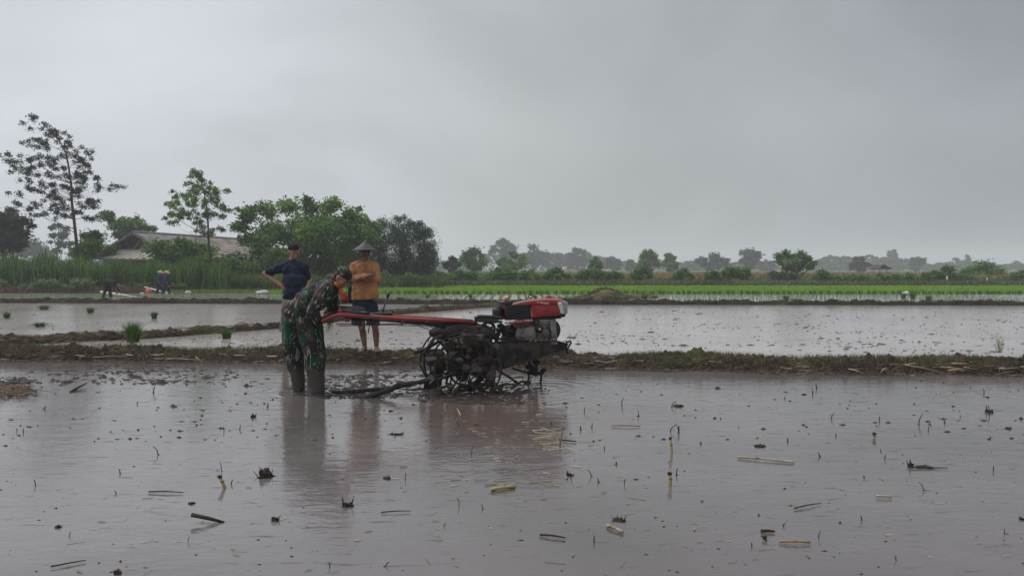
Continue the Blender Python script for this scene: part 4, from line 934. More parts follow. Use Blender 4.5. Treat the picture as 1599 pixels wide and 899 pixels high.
def face_bits(root_body, c, M, k, smile=False):
    q = lambda x, y, z: c + M @ Vector((x, y, z)) * k
    for s in (-1, 1):
        e = MB().ell(q(.078, s * .030, .008), (.010 * k, .014 * k, .008 * k), M, 10, 6).build('eye', M_white, root_body, True)
        MB().ell(q(.0865, s * .030, .007), (.003 * k, .006 * k, .006 * k), M, 8, 6).build('iris', M_hair, root_body, True)
        MB().cap(q(.090, s * .016, .036), .0035, q(.080, s * .047, .036), .0035, 6).build('eyebrow', M_hair, root_body, True)
    MB().ell(q(.091, 0, -.062), (.004 * k, (.022 if smile else .017) * k, (.006 if smile else .0025) * k), M, 10, 6).build('mouth', M_teeth if smile else M_hair, root_body, True)
def hand_parts(mb, wrist, d, palm_n, side, curl=.6, k=1.0):
    """palm and five separate bent fingers. d = direction of the hand, palm_n = way the palm faces, side = +1/-1 puts the thumb"""
    d = Vector(d).normalized(); n = Vector(palm_n); n = (n - d * n.dot(d)).normalized(); s = d.cross(n).normalized() * side
    M = Matrix((d, s, n)).transposed()
    mb.ell(wrist + d * .045 * k, (.050 * k, .040 * k, .017 * k), M, 14, 10)
    mb.cap(wrist - d * .02 * k, .026 * k, wrist + d * .02 * k, .027 * k, 10)
    for i, (off, ln) in enumerate(((.030, .070), (.010, .079), (-.011, .073), (-.031, .058))):
        p0 = wrist + d * .082 * k + s * off * k; a = 0; p = p0; seg_ = ln * k / 3; 
        for j, f in enumerate((1.15, 1.0, .85)):
            a += curl * (.55, .8, .6)[j] * (1 + .06 * i); dd = d * math.cos(a) + n * math.sin(a) + s * off * .8
            p2 = p + dd.normalized() * seg_ * f; mb.cap(p, .0095 * k, p2, .0085 * k, 8); p = p2
    b = wrist + d * .022 * k + s * .030 * k; t1 = b + (d * .6 + s * .75 + n * .25).normalized() * .040 * k; t2 = t1 + (d * .85 + s * .15 + n * (.2 + .5 * curl)).normalized() * .034 * k
    mb.cap(b, .015 * k, t1, .011 * k, 8); mb.cap(t1, .011 * k, t2, .009 * k, 8)
def chain(mb, pts, rad, n=14):
    for i in range(len(pts) - 1): mb.cap(pts[i], rad[i], pts[i + 1], rad[i + 1], n)

# ---------- farmer in orange, arms crossed, conical hat
Yf = 12.0
def JF(px, py, dy=0): return at(px, py, Yf + dy)
zt = .17
fg = JF(577, 547); froot = empty('person', (fg.x, fg.y, zt), 'farmer in conical hat and long sleeved orange shirt, arms crossed', 'person')
hc = JF(569.5, 396); MH = frame((-.02, -1, -.08))
sk = MB(); head_parts(sk, hc, MH, 1.0); sk.cap(hc + Vector((0, .02, -.06)), .052, JF(569.5, 412), .058)
for hipx, kx, ax_, fx in ((562, 565, 569, 566), (579, 586, 587.5, 591)):
    hip = JF(hipx, 476); kn = JF(kx, 512, -.03); an = JF(ax_, 0); an = Vector((JF(ax_, 540).x, Yf + .02, zt + .08)); 
    chain(sk, [hip, kn], [.080, .054]); calf = kn.lerp(an, .35) + Vector((0, .03, 0)); chain(sk, [kn, calf, an], [.050, .054, .035])
    toe = Vector((JF(fx, 540).x, Yf - .16, zt + .025)); heel = Vector((an.x, Yf + .05, zt + .03))
    chain(sk, [heel, an], [.034, .036]); sk.ell(an.lerp(toe, .5) + Vector((0, 0, -.015)), (.10, .042, .032), frame(toe - an), 12, 8)
    for j in range(5): 
        t = toe + Vector(((j - 2) * .018, -.01 + abs(j - 1.4) * .008, -.006)); sk.cap(t + Vector((0, .035, .006)), .012, t, .010, 8)
# hands
el_l = JF(549.5, 437, -.03); el_r = JF(589, 436, -.03)
wr_a = JF(577, 430.5, -.27); wr_b = JF(558, 435.5, -.24)
hand_parts(sk, wr_a, (JF(586, 427, -.20) - wr_a), (0, 1, 0), 1, .5); hand_parts(sk, wr_b, (JF(549, 433, -.15) - wr_b), (0, 1, .2), 1, .5)
chain(sk, [el_l.lerp(wr_a, .55), wr_a], [.036, .028])
chain(sk, [el_r.lerp(wr_b, .7), wr_b], [.034, .028])
fb = blob('body', sk, M_skin_d, froot, .0065, 2)
face_bits(fb, hc, MH, 1.0)
MB().cap(hc + MH @ Vector((.085, .01, -.062)), .004, hc + MH @ Vector((.150, .012, -.075)), .004, 8).build('cigarette', M_white, froot)
froot_c = None
hr = MB(); hr.ell(hc + MH @ Vector((-.018, 0, .022)), (.098, .083, .092), MH, 16, 12); blob('hair', hr, M_hair, froot, .009, 1)
sh = MB(); cm = JF(568.5, 424, .01)
sh.ell(JF(568.5, 421), (.165, .105, .13), None, 20, 14); sh.ell(JF(569, 438, -.01), (.168, .118, .19), None, 20, 14); sh.ell(JF(569, 455), (.182, .125, .17), None, 20, 14)
sh.prism([JF(549.5, 468, -.13), JF(590.5, 466, -.13), JF(590.5, 466, .13), JF(549.5, 468, .13)], [JF(552, 440, -.1), JF(587, 440, -.1), JF(587, 440, .1), JF(552, 440, .1)])
sl, sr_ = JF(553.5, 416, .01), JF(584.5, 416, .01)
chain(sh, [JF(569, 411, .01), sl], [.07, .068]); chain(sh, [JF(569, 411, .01), sr_], [.07, .068])
chain(sh, [sl, el_l], [.070, .056]); chain(sh, [sr_, el_r], [.070, .056])
chain(sh, [el_l, el_l.lerp(wr_a, .8)], [.055, .043]); chain(sh, [el_r, el_r.lerp(wr_b, .62)], [.055, .045])
blob('shirt', sh, M_orange, froot, .009, 2, .020, 9, (1, 1, .8), 3)
tr_ = MB(); tr_.ell(JF(569, 474), (.165, .115, .13), None, 18, 12)
for hx, kx in ((559.5, 558.5), (579, 582.5)): tr_.tube([JF(hx, 472), JF(kx, 490), JF(kx, 507, -.01)], [.092, .098, .104], 16)
blob('shorts', tr_, M_denim, froot, .010, 4, .008, 9, (1, 1, .5), 8)
# conical hat
hb = MB(); apex = JF(569.5, 375.5); rim = JF(569.5, 391); Rr = .205; hh_ = apex.z - rim.z; prof = [(0, hh_), (.012, hh_ - .004), (.03, hh_ * .80), (.075, hh_ * .57), (.13, hh_ * .31), (.18, hh_ * .10), (Rr, 0.0), (Rr, -.006), (.18, hh_ * .10 - .012), (.12, hh_ * .31 - .012), (.03, hh_ * .72)]
K = 36; vs = []; fs = []
for i, (r_, z_) in enumerate(prof):
    for k in range(K):
        a = 2 * math.pi * k / K; vs.append(rim + Vector((r_ * math.cos(a), r_ * math.sin(a), z_)))
for i in range(len(prof) - 1):
    for k in range(K): fs.append((i * K + k, i * K + (k + 1) % K, (i + 1) * K + (k + 1) % K, (i + 1) * K + k))
hb.add(vs, fs); ho = hb.build('hat', M_hat, froot, True)
rb = MB()
for r_, z_ in ((.06, .62), (.10, .43), (.145, .24), (.19, .06)): rb.torus(rim + Vector((0, 0, hh_ * z_)), (0, 0, 1), r_ + .004, .0035, 36, 5)
rb.build('hat_weave_ring', M_hat, ho, True)
# dark bag / sheath at his left hip behind the soldier
MB().cap(JF(547, 450, .05), .035, JF(547, 468, .02), .05).build('side_bag', M_blackcloth, froot, True)

# ---------- man in navy T-shirt
Yn = 12.15
def JN(px, py, dy=0): return at(px, py, Yn + dy)
ng = JN(452, 547); nroot = empty('person', (ng.x, ng.y, zt), 'smiling man in black cap, navy T-shirt and beige shorts, hand on hip', 'person')
hc = JN(458.5, 393); MH = frame((.55, -.8, -.05))
sk = MB(); head_parts(sk, hc, MH, 1.02); sk.cap(hc + Vector((-.01, .02, -.06)), .055, JN(456, 410), .062)
sl, sr_ = JN(440, 418, .03), JN(473, 418, -.03); eL, wL = JN(413.5, 427, .12), JN(439, 445, -.03); eR, wR = JN(483, 436, .10), JN(479.5, 449, -.08)
chain(sk, [sl, eL, wL], [.055, .042, .028]); chain(sk, [sr_, eR, wR], [.052, .042, .028])
hand_parts(sk, wL, (JN(446, 455, -.10) - wL), (.8, .3, 0), 1, .5); hand_parts(sk, wR, JN(476, 457, -.12) - wR, (-.8, .3, 0), -1, .5)
for hx, kx, ax_ in ((449, 446, 445), (465, 466, 467)):
    hip = JN(hx, 478); kn = JN(kx, 517, -.02); an = Vector((JN(ax_, 540).x, Yn + .02, zt + .08)); calf = kn.lerp(an, .35) + Vector((-.02, .03, 0))
    chain(sk, [hip, kn, calf, an], [.085, .056, .058, .036]); toe = Vector((an.x + .10, Yn - .14, zt + .025)); chain(sk, [Vector((an.x - .02, Yn + .05, zt + .03)), an], [.034, .036])
    sk.ell(an.lerp(toe, .5) + Vector((0, 0, -.015)), (.11, .043, .032), frame(toe - an), 12, 8)
    for j in range(5): 
        t = toe + Vector(((j - 2) * .017, -.005, -.006)); sk.cap(t + Vector((-.02, .03, .006)), .012, t, .010, 8)
nb_ = blob('body', sk, M_skin, nroot, .0065, 2); face_bits(nb_, hc, MH, 1.02, True)
hr = MB(); hr.ell(hc + MH @ Vector((-.022, 0, .012)), (.090, .082, .085), MH, 16, 12); blob('hair', hr, M_hair, nroot, .009, 1)
def cap_(root, hc, MH, k, m, name='cap', bill=.10, tilt=.0):
    q = lambda x, y, z: hc + MH @ Vector((x, y, z)) * k
    c = MB(); c.ell(q(-.006, 0, .062), (.106 * k, .086 * k, .076 * k), MH, 22, 12); c.ell(q(-.004, 0, .048), (.107 * k, .087 * k, .030 * k), MH, 22, 10)
    o = blob(name, c, m, root, .008, 2, .003, 20)
    A_ = []; B_ = []
    for i in range(13):
        a = math.pi * (i / 12 - .5); x = math.cos(a); y = math.sin(a)
        A_.append(q(.055 + bill * x, .074 * y, .050 - .022 * x * x - .014 * y * y + tilt * x)); B_.append(A_[-1] + (MH @ Vector((0, 0, .006)) * k))
    MB().prism(A_, B_).build('cap_bill', m, o, False); MB().ell(q(-.006, 0, .138), .009 * k, MH, 8, 6).build('cap_button', m, o, True)
    return o
cap_(nroot, hc, MH, 1.02, M_blackcloth)
sh = MB()
sh.ell(JN(457, 422), (.178, .115, .13), None, 20, 14); sh.ell(JN(460, 440, -.03), (.186, .138, .19), None, 20, 14); sh.ell(JN(461, 456, -.02), (.182, .145, .155), None, 20, 14)
sh.ell(JN(459, 464, 0), (.175, .135, .065), None, 18, 10)
chain(sh, [JN(456, 412), sl], [.075, .073]); chain(sh, [JN(456, 412), sr_], [.075, .072])
chain(sh, [sl, sl.lerp(eL, .72)], [.075, .062]); chain(sh, [sr_, sr_.lerp(eR, .72)], [.072, .060])
so = blob('t_shirt', sh, M_navy, nroot, .009, 2, .020, 8, (1, 1, .8), 5)
# faded print, lying just proud of the cloth: surface grabbed by shooting onto the shirt
def cloth_print(so, root, pts, w, m, name):
    V = []; Fq = []; off = OFF[so.name]
    for (px, py, wpx, hpx) in pts:
        ks = 6; idx = []
        for i in range(ks + 1):
            for sgn in (-1, 1):
                d = ray(px + wpx * (i / ks - .5), py + sgn * hpx * .5).normalized(); o_ = Vector((0, 0, CAMZ)) - off
                hit, loc, nn, _ = so.ray_cast(o_ + d * 5, d)
                idx.append(loc + off - d * .004 if hit else None)
        for i in range(ks):
            q4 = [idx[2 * i], idx[2 * i + 2], idx[2 * i + 3], idx[2 * i + 1]]
            if all(v is not None for v in q4):
                b = len(V); V += q4; Fq.append((b, b + 1, b + 2, b + 3))
    if Fq:
        mb = MB(); mb.v = [tuple(v) for v in V]; mb.f = Fq; me = bpy.data.meshes.new(name); me.from_pydata(mb.v, [], mb.f); make(name, me, m, root)
bpy.context.view_layer.update()
M_print = mat('faded_blue_print', (.028, .040, .085), (.020, .026, .05), .9, 60, lo=.42, hi=.58)
cloth_print(so, so, [(456.5 + i * 3.4, 424, 2.2, 3.2) for i in range(6)] + [(464, 430.5, 17, 3.4)], 0, M_print, 'shirt_print')
tr_ = MB(); tr_.ell(JN(458, 473), (.165, .125, .12), None, 18, 12)
for hx, kx in ((450, 446.5), (466, 467)): tr_.tube([JN(hx, 474), JN((hx + kx) / 2, 495), JN(kx, 518, -.01)], [.098, .100, .100], 16)
blob('shorts', tr_, M_beige, nroot, .010, 4, .010, 8, (1, 1, .5), 2)

# ---------- soldier bending over the handlebars
Ys = 9.0
def JS(px, py, dy=0): return at(px, py, Ys + dy)
sg = JS(478, 612); sroot = empty('person', (sg.x, sg.y, 0), 'bending soldier in green camouflage uniform and cap, gripping the handlebar', 'person')
hc = JS(533.5, 434, -.02); MH = frame((.80, -.30, -.60), (.5, 0, .8))
GL, GR = JS(509, 497.5, -.22), JS(514, 495, .36)     # the two grips
sk = MB(); head_parts(sk, hc, MH, 1.0); sk.cap(hc + MH @ Vector((-.03, 0, -.06)), .056, JS(516, 440, .02), .068)
wN = JS(500.5, 500, -.24); wFx = JS(508, 497, .34)
hand_parts(sk, wN, GL + Vector((.05, -.0, -.01)) - wN, (.1, .2, -1), 1, 1.15); hand_parts(sk, wFx, GR + Vector((.05, 0, -.01)) - wFx, (.1, -.2, -1), -1, 1.15)
chain(sk, [wN + (wN - GL) * .8, wN], [.036, .029]); chain(sk, [wFx + (wFx - GR) * .8, wFx], [.036, .029])
chain(sk, [wN + (wN - GL) * .8, JS(488, 484, -.27), JS(510, 453, -.17), JS(514, 444, 0)], [.034, .034, .036, .045]); chain(sk, [wFx + (wFx - GR) * .8, JS(521, 483, .36), JS(517, 452, .18), JS(514, 444, 0)], [.034, .034, .036, .045])
sb_ = blob('body', sk, M_skin, sroot, .0055, 2); face_bits(sb_, hc, MH, 1.0)
hr = MB(); hr.ell(hc + MH @ Vector((-.026, 0, .018)), (.083, .080, .085), MH, 16, 12); blob('hair', hr, M_hair, sroot, .008, 1)
cap_(sroot, hc, MH, 1.03, M_camo, bill=.095, tilt=-.005)
jk = MB()
Ms = frame(JS(512, 445) - JS(466, 488), (0, 0, 1))
def tors(px, py, rx, ry, rz, dy=0): jk.ell(JS(px, py, dy), (rx, ry, rz), Ms, 20, 14)
tors(469, 484, .15, .165, .145); tors(480, 474, .17, .180, .160); tors(494, 464, .18, .185, .160); tors(508, 455, .15, .19, .135); tors(514, 448, .11, .17, .10)
nS, fS = JS(510, 453, -.17), JS(517, 452, .18); nE, fE = JS(488, 484, -.27), JS(521, 483, .36)
chain(jk, [JS(514, 444), nS], [.09, .088]); chain(jk, [JS(514, 444), fS], [.09, .085])
chain(jk, [nS, nE, wN + (wN - GL) * .25], [.088, .068, .046]); chain(jk, [fS, fE, wFx + (wFx - GR) * .3], [.085, .066, .046])
# loose jacket skirt over the hips
jk.tube([JS(474, 478), JS(462, 490), JS(466, 502)], [.15, .165, .17], 18)
jk.cap(JS(515, 441), .078, JS(519, 437), .075)
blob('jacket', jk, M_camo, sroot, .010, 3, .018, 6.5, (1, 1, 1), 3)
tp = MB(); tp.ell(JS(469, 492), (.175, .165, .16), None, 20, 12)
for hx, kx, ax_, dy, r3 in ((461, 459.5, 463, .12, .062), (481, 492, 497, -.11, .100)):
    hip = JS(hx, 496, dy * .8); kn = JS(kx, 552, dy); an = Vector((JS(ax_, 600).x, Ys + dy, .02)); mid = kn.lerp(an, .5)
    tp.tube([hip, hip.lerp(kn, .5), kn, mid, an], [.145, .142, .122, .098 if r3 > .07 else .082, r3], 18)
blob('trousers', tp, M_camo_t, sroot, .010, 3, .020, 6, (1, 1, .55), 9)
for ax_, dy, r3 in ((462.5, .12, .058), (497, -.11, .096)):
    a0 = Vector((JS(ax_, 600).x, Ys + dy, 0)); b = MB(); b.tube([a0 + Vector((0, 0, -.12)), a0 + Vector((0, 0, -.01)), a0 + Vector((0, 0, .055)), a0 + Vector((-.005, 0, .20))], [r3 * 1.12, r3 * 1.18, r3 * 1.02, r3 * .98], 18); b.ell(a0 + Vector((.06, 0, -.045)), (.15, .06, .06), None, 16, 10)
    blob('boot', b, M_boot, sroot, .009, 3, .006, 12)
# towel hanging from his neck
tw = MB(); q0 = JS(530, 450, -.08); pts = [(529, 447, -.05), (532.5, 453, -.10), (535, 460, -.12), (538, 467, -.12), (538, 472, -.10)]; wd = [.02, .028, .040, .046, .03]
tw.tube([JS(*p) for p in pts], wd, 12, True, .45)
blob('towel', tw, M_scarf, sroot, .008, 2, .010, 12, (1, 1, .5), 2)
tw = MB(); tw.tube([JS(520, 440, -.08), JS(524, 444, -.11), JS(529, 448, -.09), JS(531, 452, .0)], [.02, .024, .026, .02], 10, True, .6); blob('towel', tw, M_scarf, sroot, .007, 2, .004, 12)
# rice seedlings in his hand
hg = JS(513, 500, -.24); hs = empty('rice_seedlings', (hg.x, hg.y, hg.z), 'small bunch of green rice seedlings held in the soldier\'s near hand', 'seedlings')
P = np.array([[hg.x + R.gauss(0, .02), hg.y + R.gauss(0, .02), hg.z - .03] for i in range(40)])
blades('leaves', P, .09, .007, 1.0, M_bundle, hs)
st = MB()
for i in range(9):
    a = hg + Vector((R.gauss(0, .012), R.gauss(0, .012), -.01)); st.tube([a, a + Vector((R.uniform(-.03, .03), 0, -.05)), a + Vector((-.02 + R.gauss(0, .015), R.gauss(0, .01), R.uniform(-.10, -.17)))], [.004, .003, .0015], 4)
st.build('stems', M_bundle_y, hs)

# ---------- distant planters
def far_person(label, px, py, Y, bent, shirt, hatm, hat=True):
    s = Y / F; g = at(px, py, Y); g.z = .0; r = empty('person', g, label, 'person')
    g = Vector(g); up = Vector((0, 0, 1))
    if not bent:
        hipz, P_ = g + Vector((0, 0, .62)), None; hd = g + Vector((.12, -.1, 1.16)); chest = g + Vector((.06, -.03, .92))
    else:
        hipz = g + Vector((.06, 0, .80)); chest = g + Vector((.42, -.05, .74)); hd = g + Vector((.66, -.05, .58))
    legs = MB()
    for s_ in (-1, 1): 
        f = g + Vector((s_ * .16 + (.05 if s_ > 0 else 0), s_ * .06, -.05)); legs.cap(hipz + Vector((s_ * .07, s_ * .06, 0)), .105, hipz.lerp(f, .5) + Vector((.04, -.02, 0)), .08); legs.cap(hipz.lerp(f, .5) + Vector((.04, -.02, 0)), .08, f, .055)
    blob('trousers', legs, M_denim if not bent else M_blackcloth, r, .02, 2, .01, 7)
    b = MB(); b.cap(hipz, .15, chest, .165); 
    hands = []
    for s_ in (-1, 1):
        e_ = chest + Vector((.10, -.05 + s_ * .18, -.22)); h = e_ + Vector((.16, -.1, -.20)); b.cap(chest + Vector((0, s_ * .15, .04)), .065, e_, .05); b.cap(e_, .05, h, .035); hands.append((e_, h))
    blob('shirt', b, shirt, r, .018, 2, .01, 7)
    k = MB(); MHd = frame((.7, -.6, -.4)); head_parts(k, hd, MHd, 1.0); k.cap(hd, .05, chest.lerp(hd, .3), .055)
    for e_, h in hands: hand_parts(k, h, (h - e_), (0, 1, 0), 1, .6)
    blob('body', k, M_skin_d, r, .010, 1)
    if hat:
        hbm = MB(); vs = []; fs = []; K = 20; pr = [(0, .15), (.05, .11), (.13, .045), (.21, 0), (.21, -.01), (.1, .05)]; Mh = frame((.95, 0, -.3))
        for r_, z_ in pr:
            for kk in range(K): a = 2 * math.pi * kk / K; vs.append(hd + Mh @ Vector((r_ * math.cos(a), r_ * math.sin(a), z_ + .07)))
        for i in range(len(pr) - 1):
            for kk in range(K): fs.append((i * K + kk, i * K + (kk + 1) % K, (i + 1) * K + (kk + 1) % K, (i + 1) * K + kk))
        hbm.add(vs, fs); hbm.build('hat', hatm, r, True)
    return r
M_straw_hat = mat('straw_hat', (.38, .31, .19), (.28, .22, .13), .8, 10)
M_bluesh = mat('dark_blue_shirt', (.025, .03, .07), (.018, .02, .045), .9, 8)
far_person('distant planter in straw hat and blue shirt, left one of the pair', 249, 462, 43.8, False, M_bluesh, M_straw_hat)
far_person('distant planter in straw hat, right one of the pair, legs apart', 259, 462, 43.2, False, M_bluesh, M_straw_hat)
far_person('distant planter in dark clothes bent double beside the long white pole', 166, 473, 37.5, True, M_blackcloth, M_straw_hat, False)
M_pole = mat('pale_bamboo', (.62, .60, .53), (.45, .43, .36), .6, 5)
def thing_tube(name, pts, r, m, label, cat, n=8, group=None):
    o = MB().tube(pts, r, n).build(name, m, None, True, pts[0]); return tag(o, label, cat, group)
thing_tube('long_pole', [at(157, 455.5, 39.5), at(190, 460, 39), at(225, 467, 38.4)], .055, M_pole, 'long white pole slanting past the bent planter', 'pole')
thing_tube('long_pole', [at(226, 448, 45), at(252, 455, 44.4), at(290, 463, 43.6)], .04, M_pole, 'thin pale pole behind the two hatted planters', 'pole')
def sack(px, py, Y, w, h, m, label, cat='sack', seed=1):
    g = at(px, py, Y); b = MB(); b.ell((g.x, g.y, h * .42), (w / 2, w * .35, h * .55), None, 18, 12, .16, seed); b.ell((g.x + w * .2, g.y, h * .3), (w * .28, w * .25, h * .35), None, 12, 8, .2, seed + 2)
    o = blob('sack' if cat == 'sack' else cat, b, m, None, .02, 2, .012, 6)
    off = Vector((g.x, g.y, 0)); o.data.transform(Matrix.Translation(-off)); o.location = off; tag(o, label, cat); return o
M_sack = mat('white_sack_plastic', (.50, .50, .48), (.33, .33, .30), .55, 4)
sack(294, 463, 43, .36, .20, M_sack, 'white sack lying on the bank right of the hatted planters', seed=3)
sack(410, 460, 43, .75, .22, M_sack, 'crumpled white sack on the bank left of the navy shirt', seed=5)
sack(1415, 459, 41.5, .40, .22, M_sack, 'white sack lying on the edge of the green seedbed', seed=8)
sack(232, 460, 44, .34, .34, mat('pink_plastic', (.62, .17, .15), (.5, .12, .11), .45, 4), 'pink plastic bag beside the hatted planters', 'bag', 4)
sack(222, 463, 43.6, .3, .08, M_sack, 'small pale heap of cloth left of the pink bag', 'cloth', 9)
sack(118, 477, 32, .2, .06, M_sack, 'small white scrap on the third bund at left', 'scrap', 6)
# ------------------------------------------------------------------ walking tractor
# its own frame: u = forwards (to the right and a little away from the lens), v = to its left (away), z = up
YAW = math.atan2(.27, 1.0)
AX = Vector((-.66, 9.40, 0)); U = Vector((math.cos(YAW), math.sin(YAW), 0)); V_ = Vector((-math.sin(YAW), math.cos(YAW), 0))
def T3(u, v, z): return AX + U * u + V_ * v + Vector((0, 0, z))
def TL(px, py, v):
    """point of the tractor seen at this photo pixel, lying v metres to its left of the centre line"""
    d = ray(px, py); o = Vector((0, 0, CAMZ)); t = ((AX + V_ * v) - o).dot(V_) / d.dot(V_); return o + d * t
MT = Matrix((U, V_, Vector((0, 0, 1)))).transposed()
M_red = mat('worn_red_paint', (.33, .022, .022), (.23, .018, .018), .42, 5, bump=.15, bscale=30, bdist=.004, spec=.45, c3=(.15, .075, .06), s3=8, lo3=.50, hi3=.68, coat=.1)
M_redd = mat('muddy_red_paint', (.27, .022, .020), (.14, .03, .024), .5, 9, bump=.1, c3=(.07, .045, .035), s3=7, lo3=.5, hi3=.6)
M_tmud = mat('caked_mud', (.056, .045, .037), (.022, .018, .015), .8, 6, bump=1.0, bscale=22, bdist=.03, spec=.2, c3=(.065, .054, .045), s3=3)
M_iron = mat('muddy_iron', (.024, .020, .018), (.015, .013, .012), .7, 8, bump=.6, bscale=30, bdist=.012, spec=.25, c3=(.048, .037, .031), s3=7)
M_black = mat('black_painted_steel', (.012, .012, .013), (.02, .019, .018), .5, 8, spec=.5)
M_grey = mat('cast_aluminium', (.23, .215, .20), (.13, .115, .10), .5, 9, metal=.35, bump=.3, bscale=25, bdist=.01, c3=(.07, .055, .045), s3=6, lo3=.52, hi3=.66)
M_lens = mat('headlight_lens', (.72, .74, .74), (.55, .56, .55), .12, 8, spec=.7)
M_steel = mat('bare_steel', (.45, .45, .45), (.3, .3, .3), .35, 8, metal=.7)
M_decal = mat('worn_pale_decal', (.55, .45, .38), (.36, .07, .05), .6, 45, lo=.4, hi=.55)
M_decy = mat('worn_yellow_decal', (.50, .38, .16), (.20, .05, .03), .6, 40, lo=.4, hi=.55)
tt = empty('walking_tractor', AX, 'red diesel walking tractor with muddy iron cage wheels', 'walking tractor')
def plate(outline, v0, v1):
    """closed plate traced in side view, v0..v1 thick"""
    a = [TL(px, py, v0) for px, py in outline]; vb = V_ * (v1 - v0); return MB().prism(a, [p + vb for p in a])
VN = -.20                                           # near flank of the engine
# handlebars
hb1 = [TL(507.5, 499, -.30), TL(518, 494.5, -.29), TL(530, 491, -.27), TL(580, 494, -.24), TL(625, 497.5, -.20), TL(690, 500, -.16), TL(745, 503, -.14)]
hn = MB().tube(hb1, [.018, .021, .024, .024, .024, .022, .020], 12).build('handlebar', M_red, tt, True)
MB().tube([TL(503, 502.5, -.30), TL(518, 494.5, -.29)], .025, 12).build('grip', M_redd, hn, True)
hf = MB().tube([p + V_ * .54 for p in hb1[:3]] + [hb1[3] + V_ * .46, hb1[4] + V_ * .36, hb1[5] + V_ * .30, hb1[6] + V_ * .26], [.018, .021, .024, .024, .024, .022, .020], 12).build('handlebar', M_redd, tt, True)
MB().tube([TL(503, 502.5, -.30) + V_ * .54, TL(518, 494.5, -.29) + V_ * .54], .025, 12).build('grip', M_redd, hf, True)
MB().bar(hb1[3] + Vector((0, 0, -.005)), hb1[3] + V_ * .46, .04, .03).build('cross_bar', M_redd, tt)
MB().bar(TL(543, 500, -.26), TL(543, 500, -.26) + V_ * .5, .05, .04).build('cross_bar', M_redd, tt)
# web plate below the bars, muddy
plate([(548, 496), (625, 500.5), (690, 503), (745, 504), (762, 512), (752, 521), (735, 519), (697, 514), (660, 507), (600, 502), (548, 500.5)], -.13, -.10).bevel('side_web', M_iron, tt, .004)
plate([(630, 499), (690, 502), (745, 503), (755, 513), (740, 517), (690, 510)], .06, .09).bevel('side_web', M_iron, tt, .004)
plate([(662, 499.6), (675, 500.4), (675, 503.8), (662, 503)], -.134, -.1305).build('decal', M_decy, tt)
plate([(672, 494.8), (705, 497.5), (744, 500.5), (744, 503.5), (705, 500.8), (672, 498.2)], -.17, -.165).bevel('side_strip', M_red, tt, .003)
# riser and hand guard tray
MB().tube([TL(530, 491, -.26), TL(530, 481.5, -.26)], .011, 8).build('riser', M_red, tt, True)
tr0 = MB(); g0 = [TL(532, 482, -.24), TL(541, 480, .18), TL(571, 481, .18), TL(577, 488, -.24), TL(541, 488.5, -.24)]
tr0.tube([TL(532, 481.5, -.26), TL(570, 482.5, -.26), TL(578, 489, -.26), TL(540, 488.5, -.26), TL(532, 481.5, -.26)], .011, 8)
tr0.tube([p + V_ * .42 for p in [TL(532, 481.5, -.26), TL(570, 482.5, -.26), TL(578, 489, -.26), TL(540, 488.5, -.26), TL(532, 481.5, -.26)]], .011, 8)
w0 = V_ * .42
for q_ in ((532, 481.5), (578, 489), (540, 488.5)): tr0.tube([TL(*q_, -.26), TL(*q_, -.26) + w0], .009, 6)
tray = tr0.build('tool_tray', M_black, tt, True)
a, b, c, d = TL(534, 483, -.25), TL(570, 484, -.25), TL(576, 489, -.25), TL(541, 488.3, -.25); w = V_ * .40
MB().prism([a, d, d + w, a + w], [p + Vector((0, 0, .006)) for p in (a, d, d + w, a + w)]).build('tray_side', M_black, tray)
MB().prism([d, c, c + w, d + w], [p + Vector((0, 0, .006)) for p in (d, c, c + w, d + w)]).build('tray_floor', M_black, tray)
for k in range(7):
    q = (k + .5) / 7; MB().tube([a.lerp(a + w, q), d.lerp(d + w, q) + Vector((0, 0, .01)), c.lerp(c + w, q), b.lerp(b + w, q)], .006, 5).build('wire', M_black, tray)
# gear lever
lv = MB().tube([TL(597, 490, -.05), TL(599.5, 480, -.05), TL(605.5, 462, -.05)], [.010, .009, .008], 8).build('gear_lever', M_black, tt, True)
MB().cap(TL(604.8, 463.5, -.05), .016, TL(606.3, 459.5, -.05), .021).build('lever_knob', M_black, lv, True)
MB().box(TL(598, 490, -.05), (.22, .12, .035), MT).bevel('lever_gate', M_black, tt, .004)
# control rods
for pts, v, r in (([(525, 506), (560, 505.6), (640, 505.5), (672, 510), (700, 520)], -.27, .006), ([(530, 508.5), (610, 507), (655, 509), (700, 524)], -.22, .005), ([(575, 520), (577, 507), (582, 498)], .12, .007)):
    MB().tube([TL(*p, v) for p in pts], r, 6).build('control_rod', M_iron, tt, True)
MB().tube([TL(627, 498, -.20), TL(629, 504, -.25), TL(627, 507, -.26)], .012, 8).build('clamp', M_iron, tt, True)
# ---- gearbox and transmission housing between the wheels
gbx = MB(); gbx.ell(TL(706, 520, -.02), (.28, .15, .09), MT, 16, 10, .2, 3); gbx.ell(TL(745, 522, 0), (.25, .15, .11), MT, 16, 10, .25, 4); gbx.cap(TL(733, 530, 0), .13, TL(722, 572, 0), .12); gbx.cap(T3(0, -.1, .30), .12, T3(0, .3, .30), .12); gbx.cap(TL(760, 545, 0), .11, TL(735, 560, 0), .11)
gb_ = blob('gearbox', gbx, M_tmud, tt, .013, 1, .022, 11)
rt_ = MB(); 
for k in range(14): rt_.ell(TL(R.uniform(700, 775), R.uniform(512, 548), -.16 + R.uniform(-.04, .04)), (R.uniform(.03, .09), R.uniform(.02, .05), R.uniform(.02, .05)), MT, 10, 8, .5, k)
blob('mud_cake', rt_, M_tmud, gb_, .011, 1, .015, 16)
# top mud capped cover plate
plate([(697, 511), (720, 507), (745, 509), (768, 514), (775, 524), (760, 530), (724, 524), (698, 523)], -.20, .20).bevel('gear_cover', M_tmud, tt, .02)
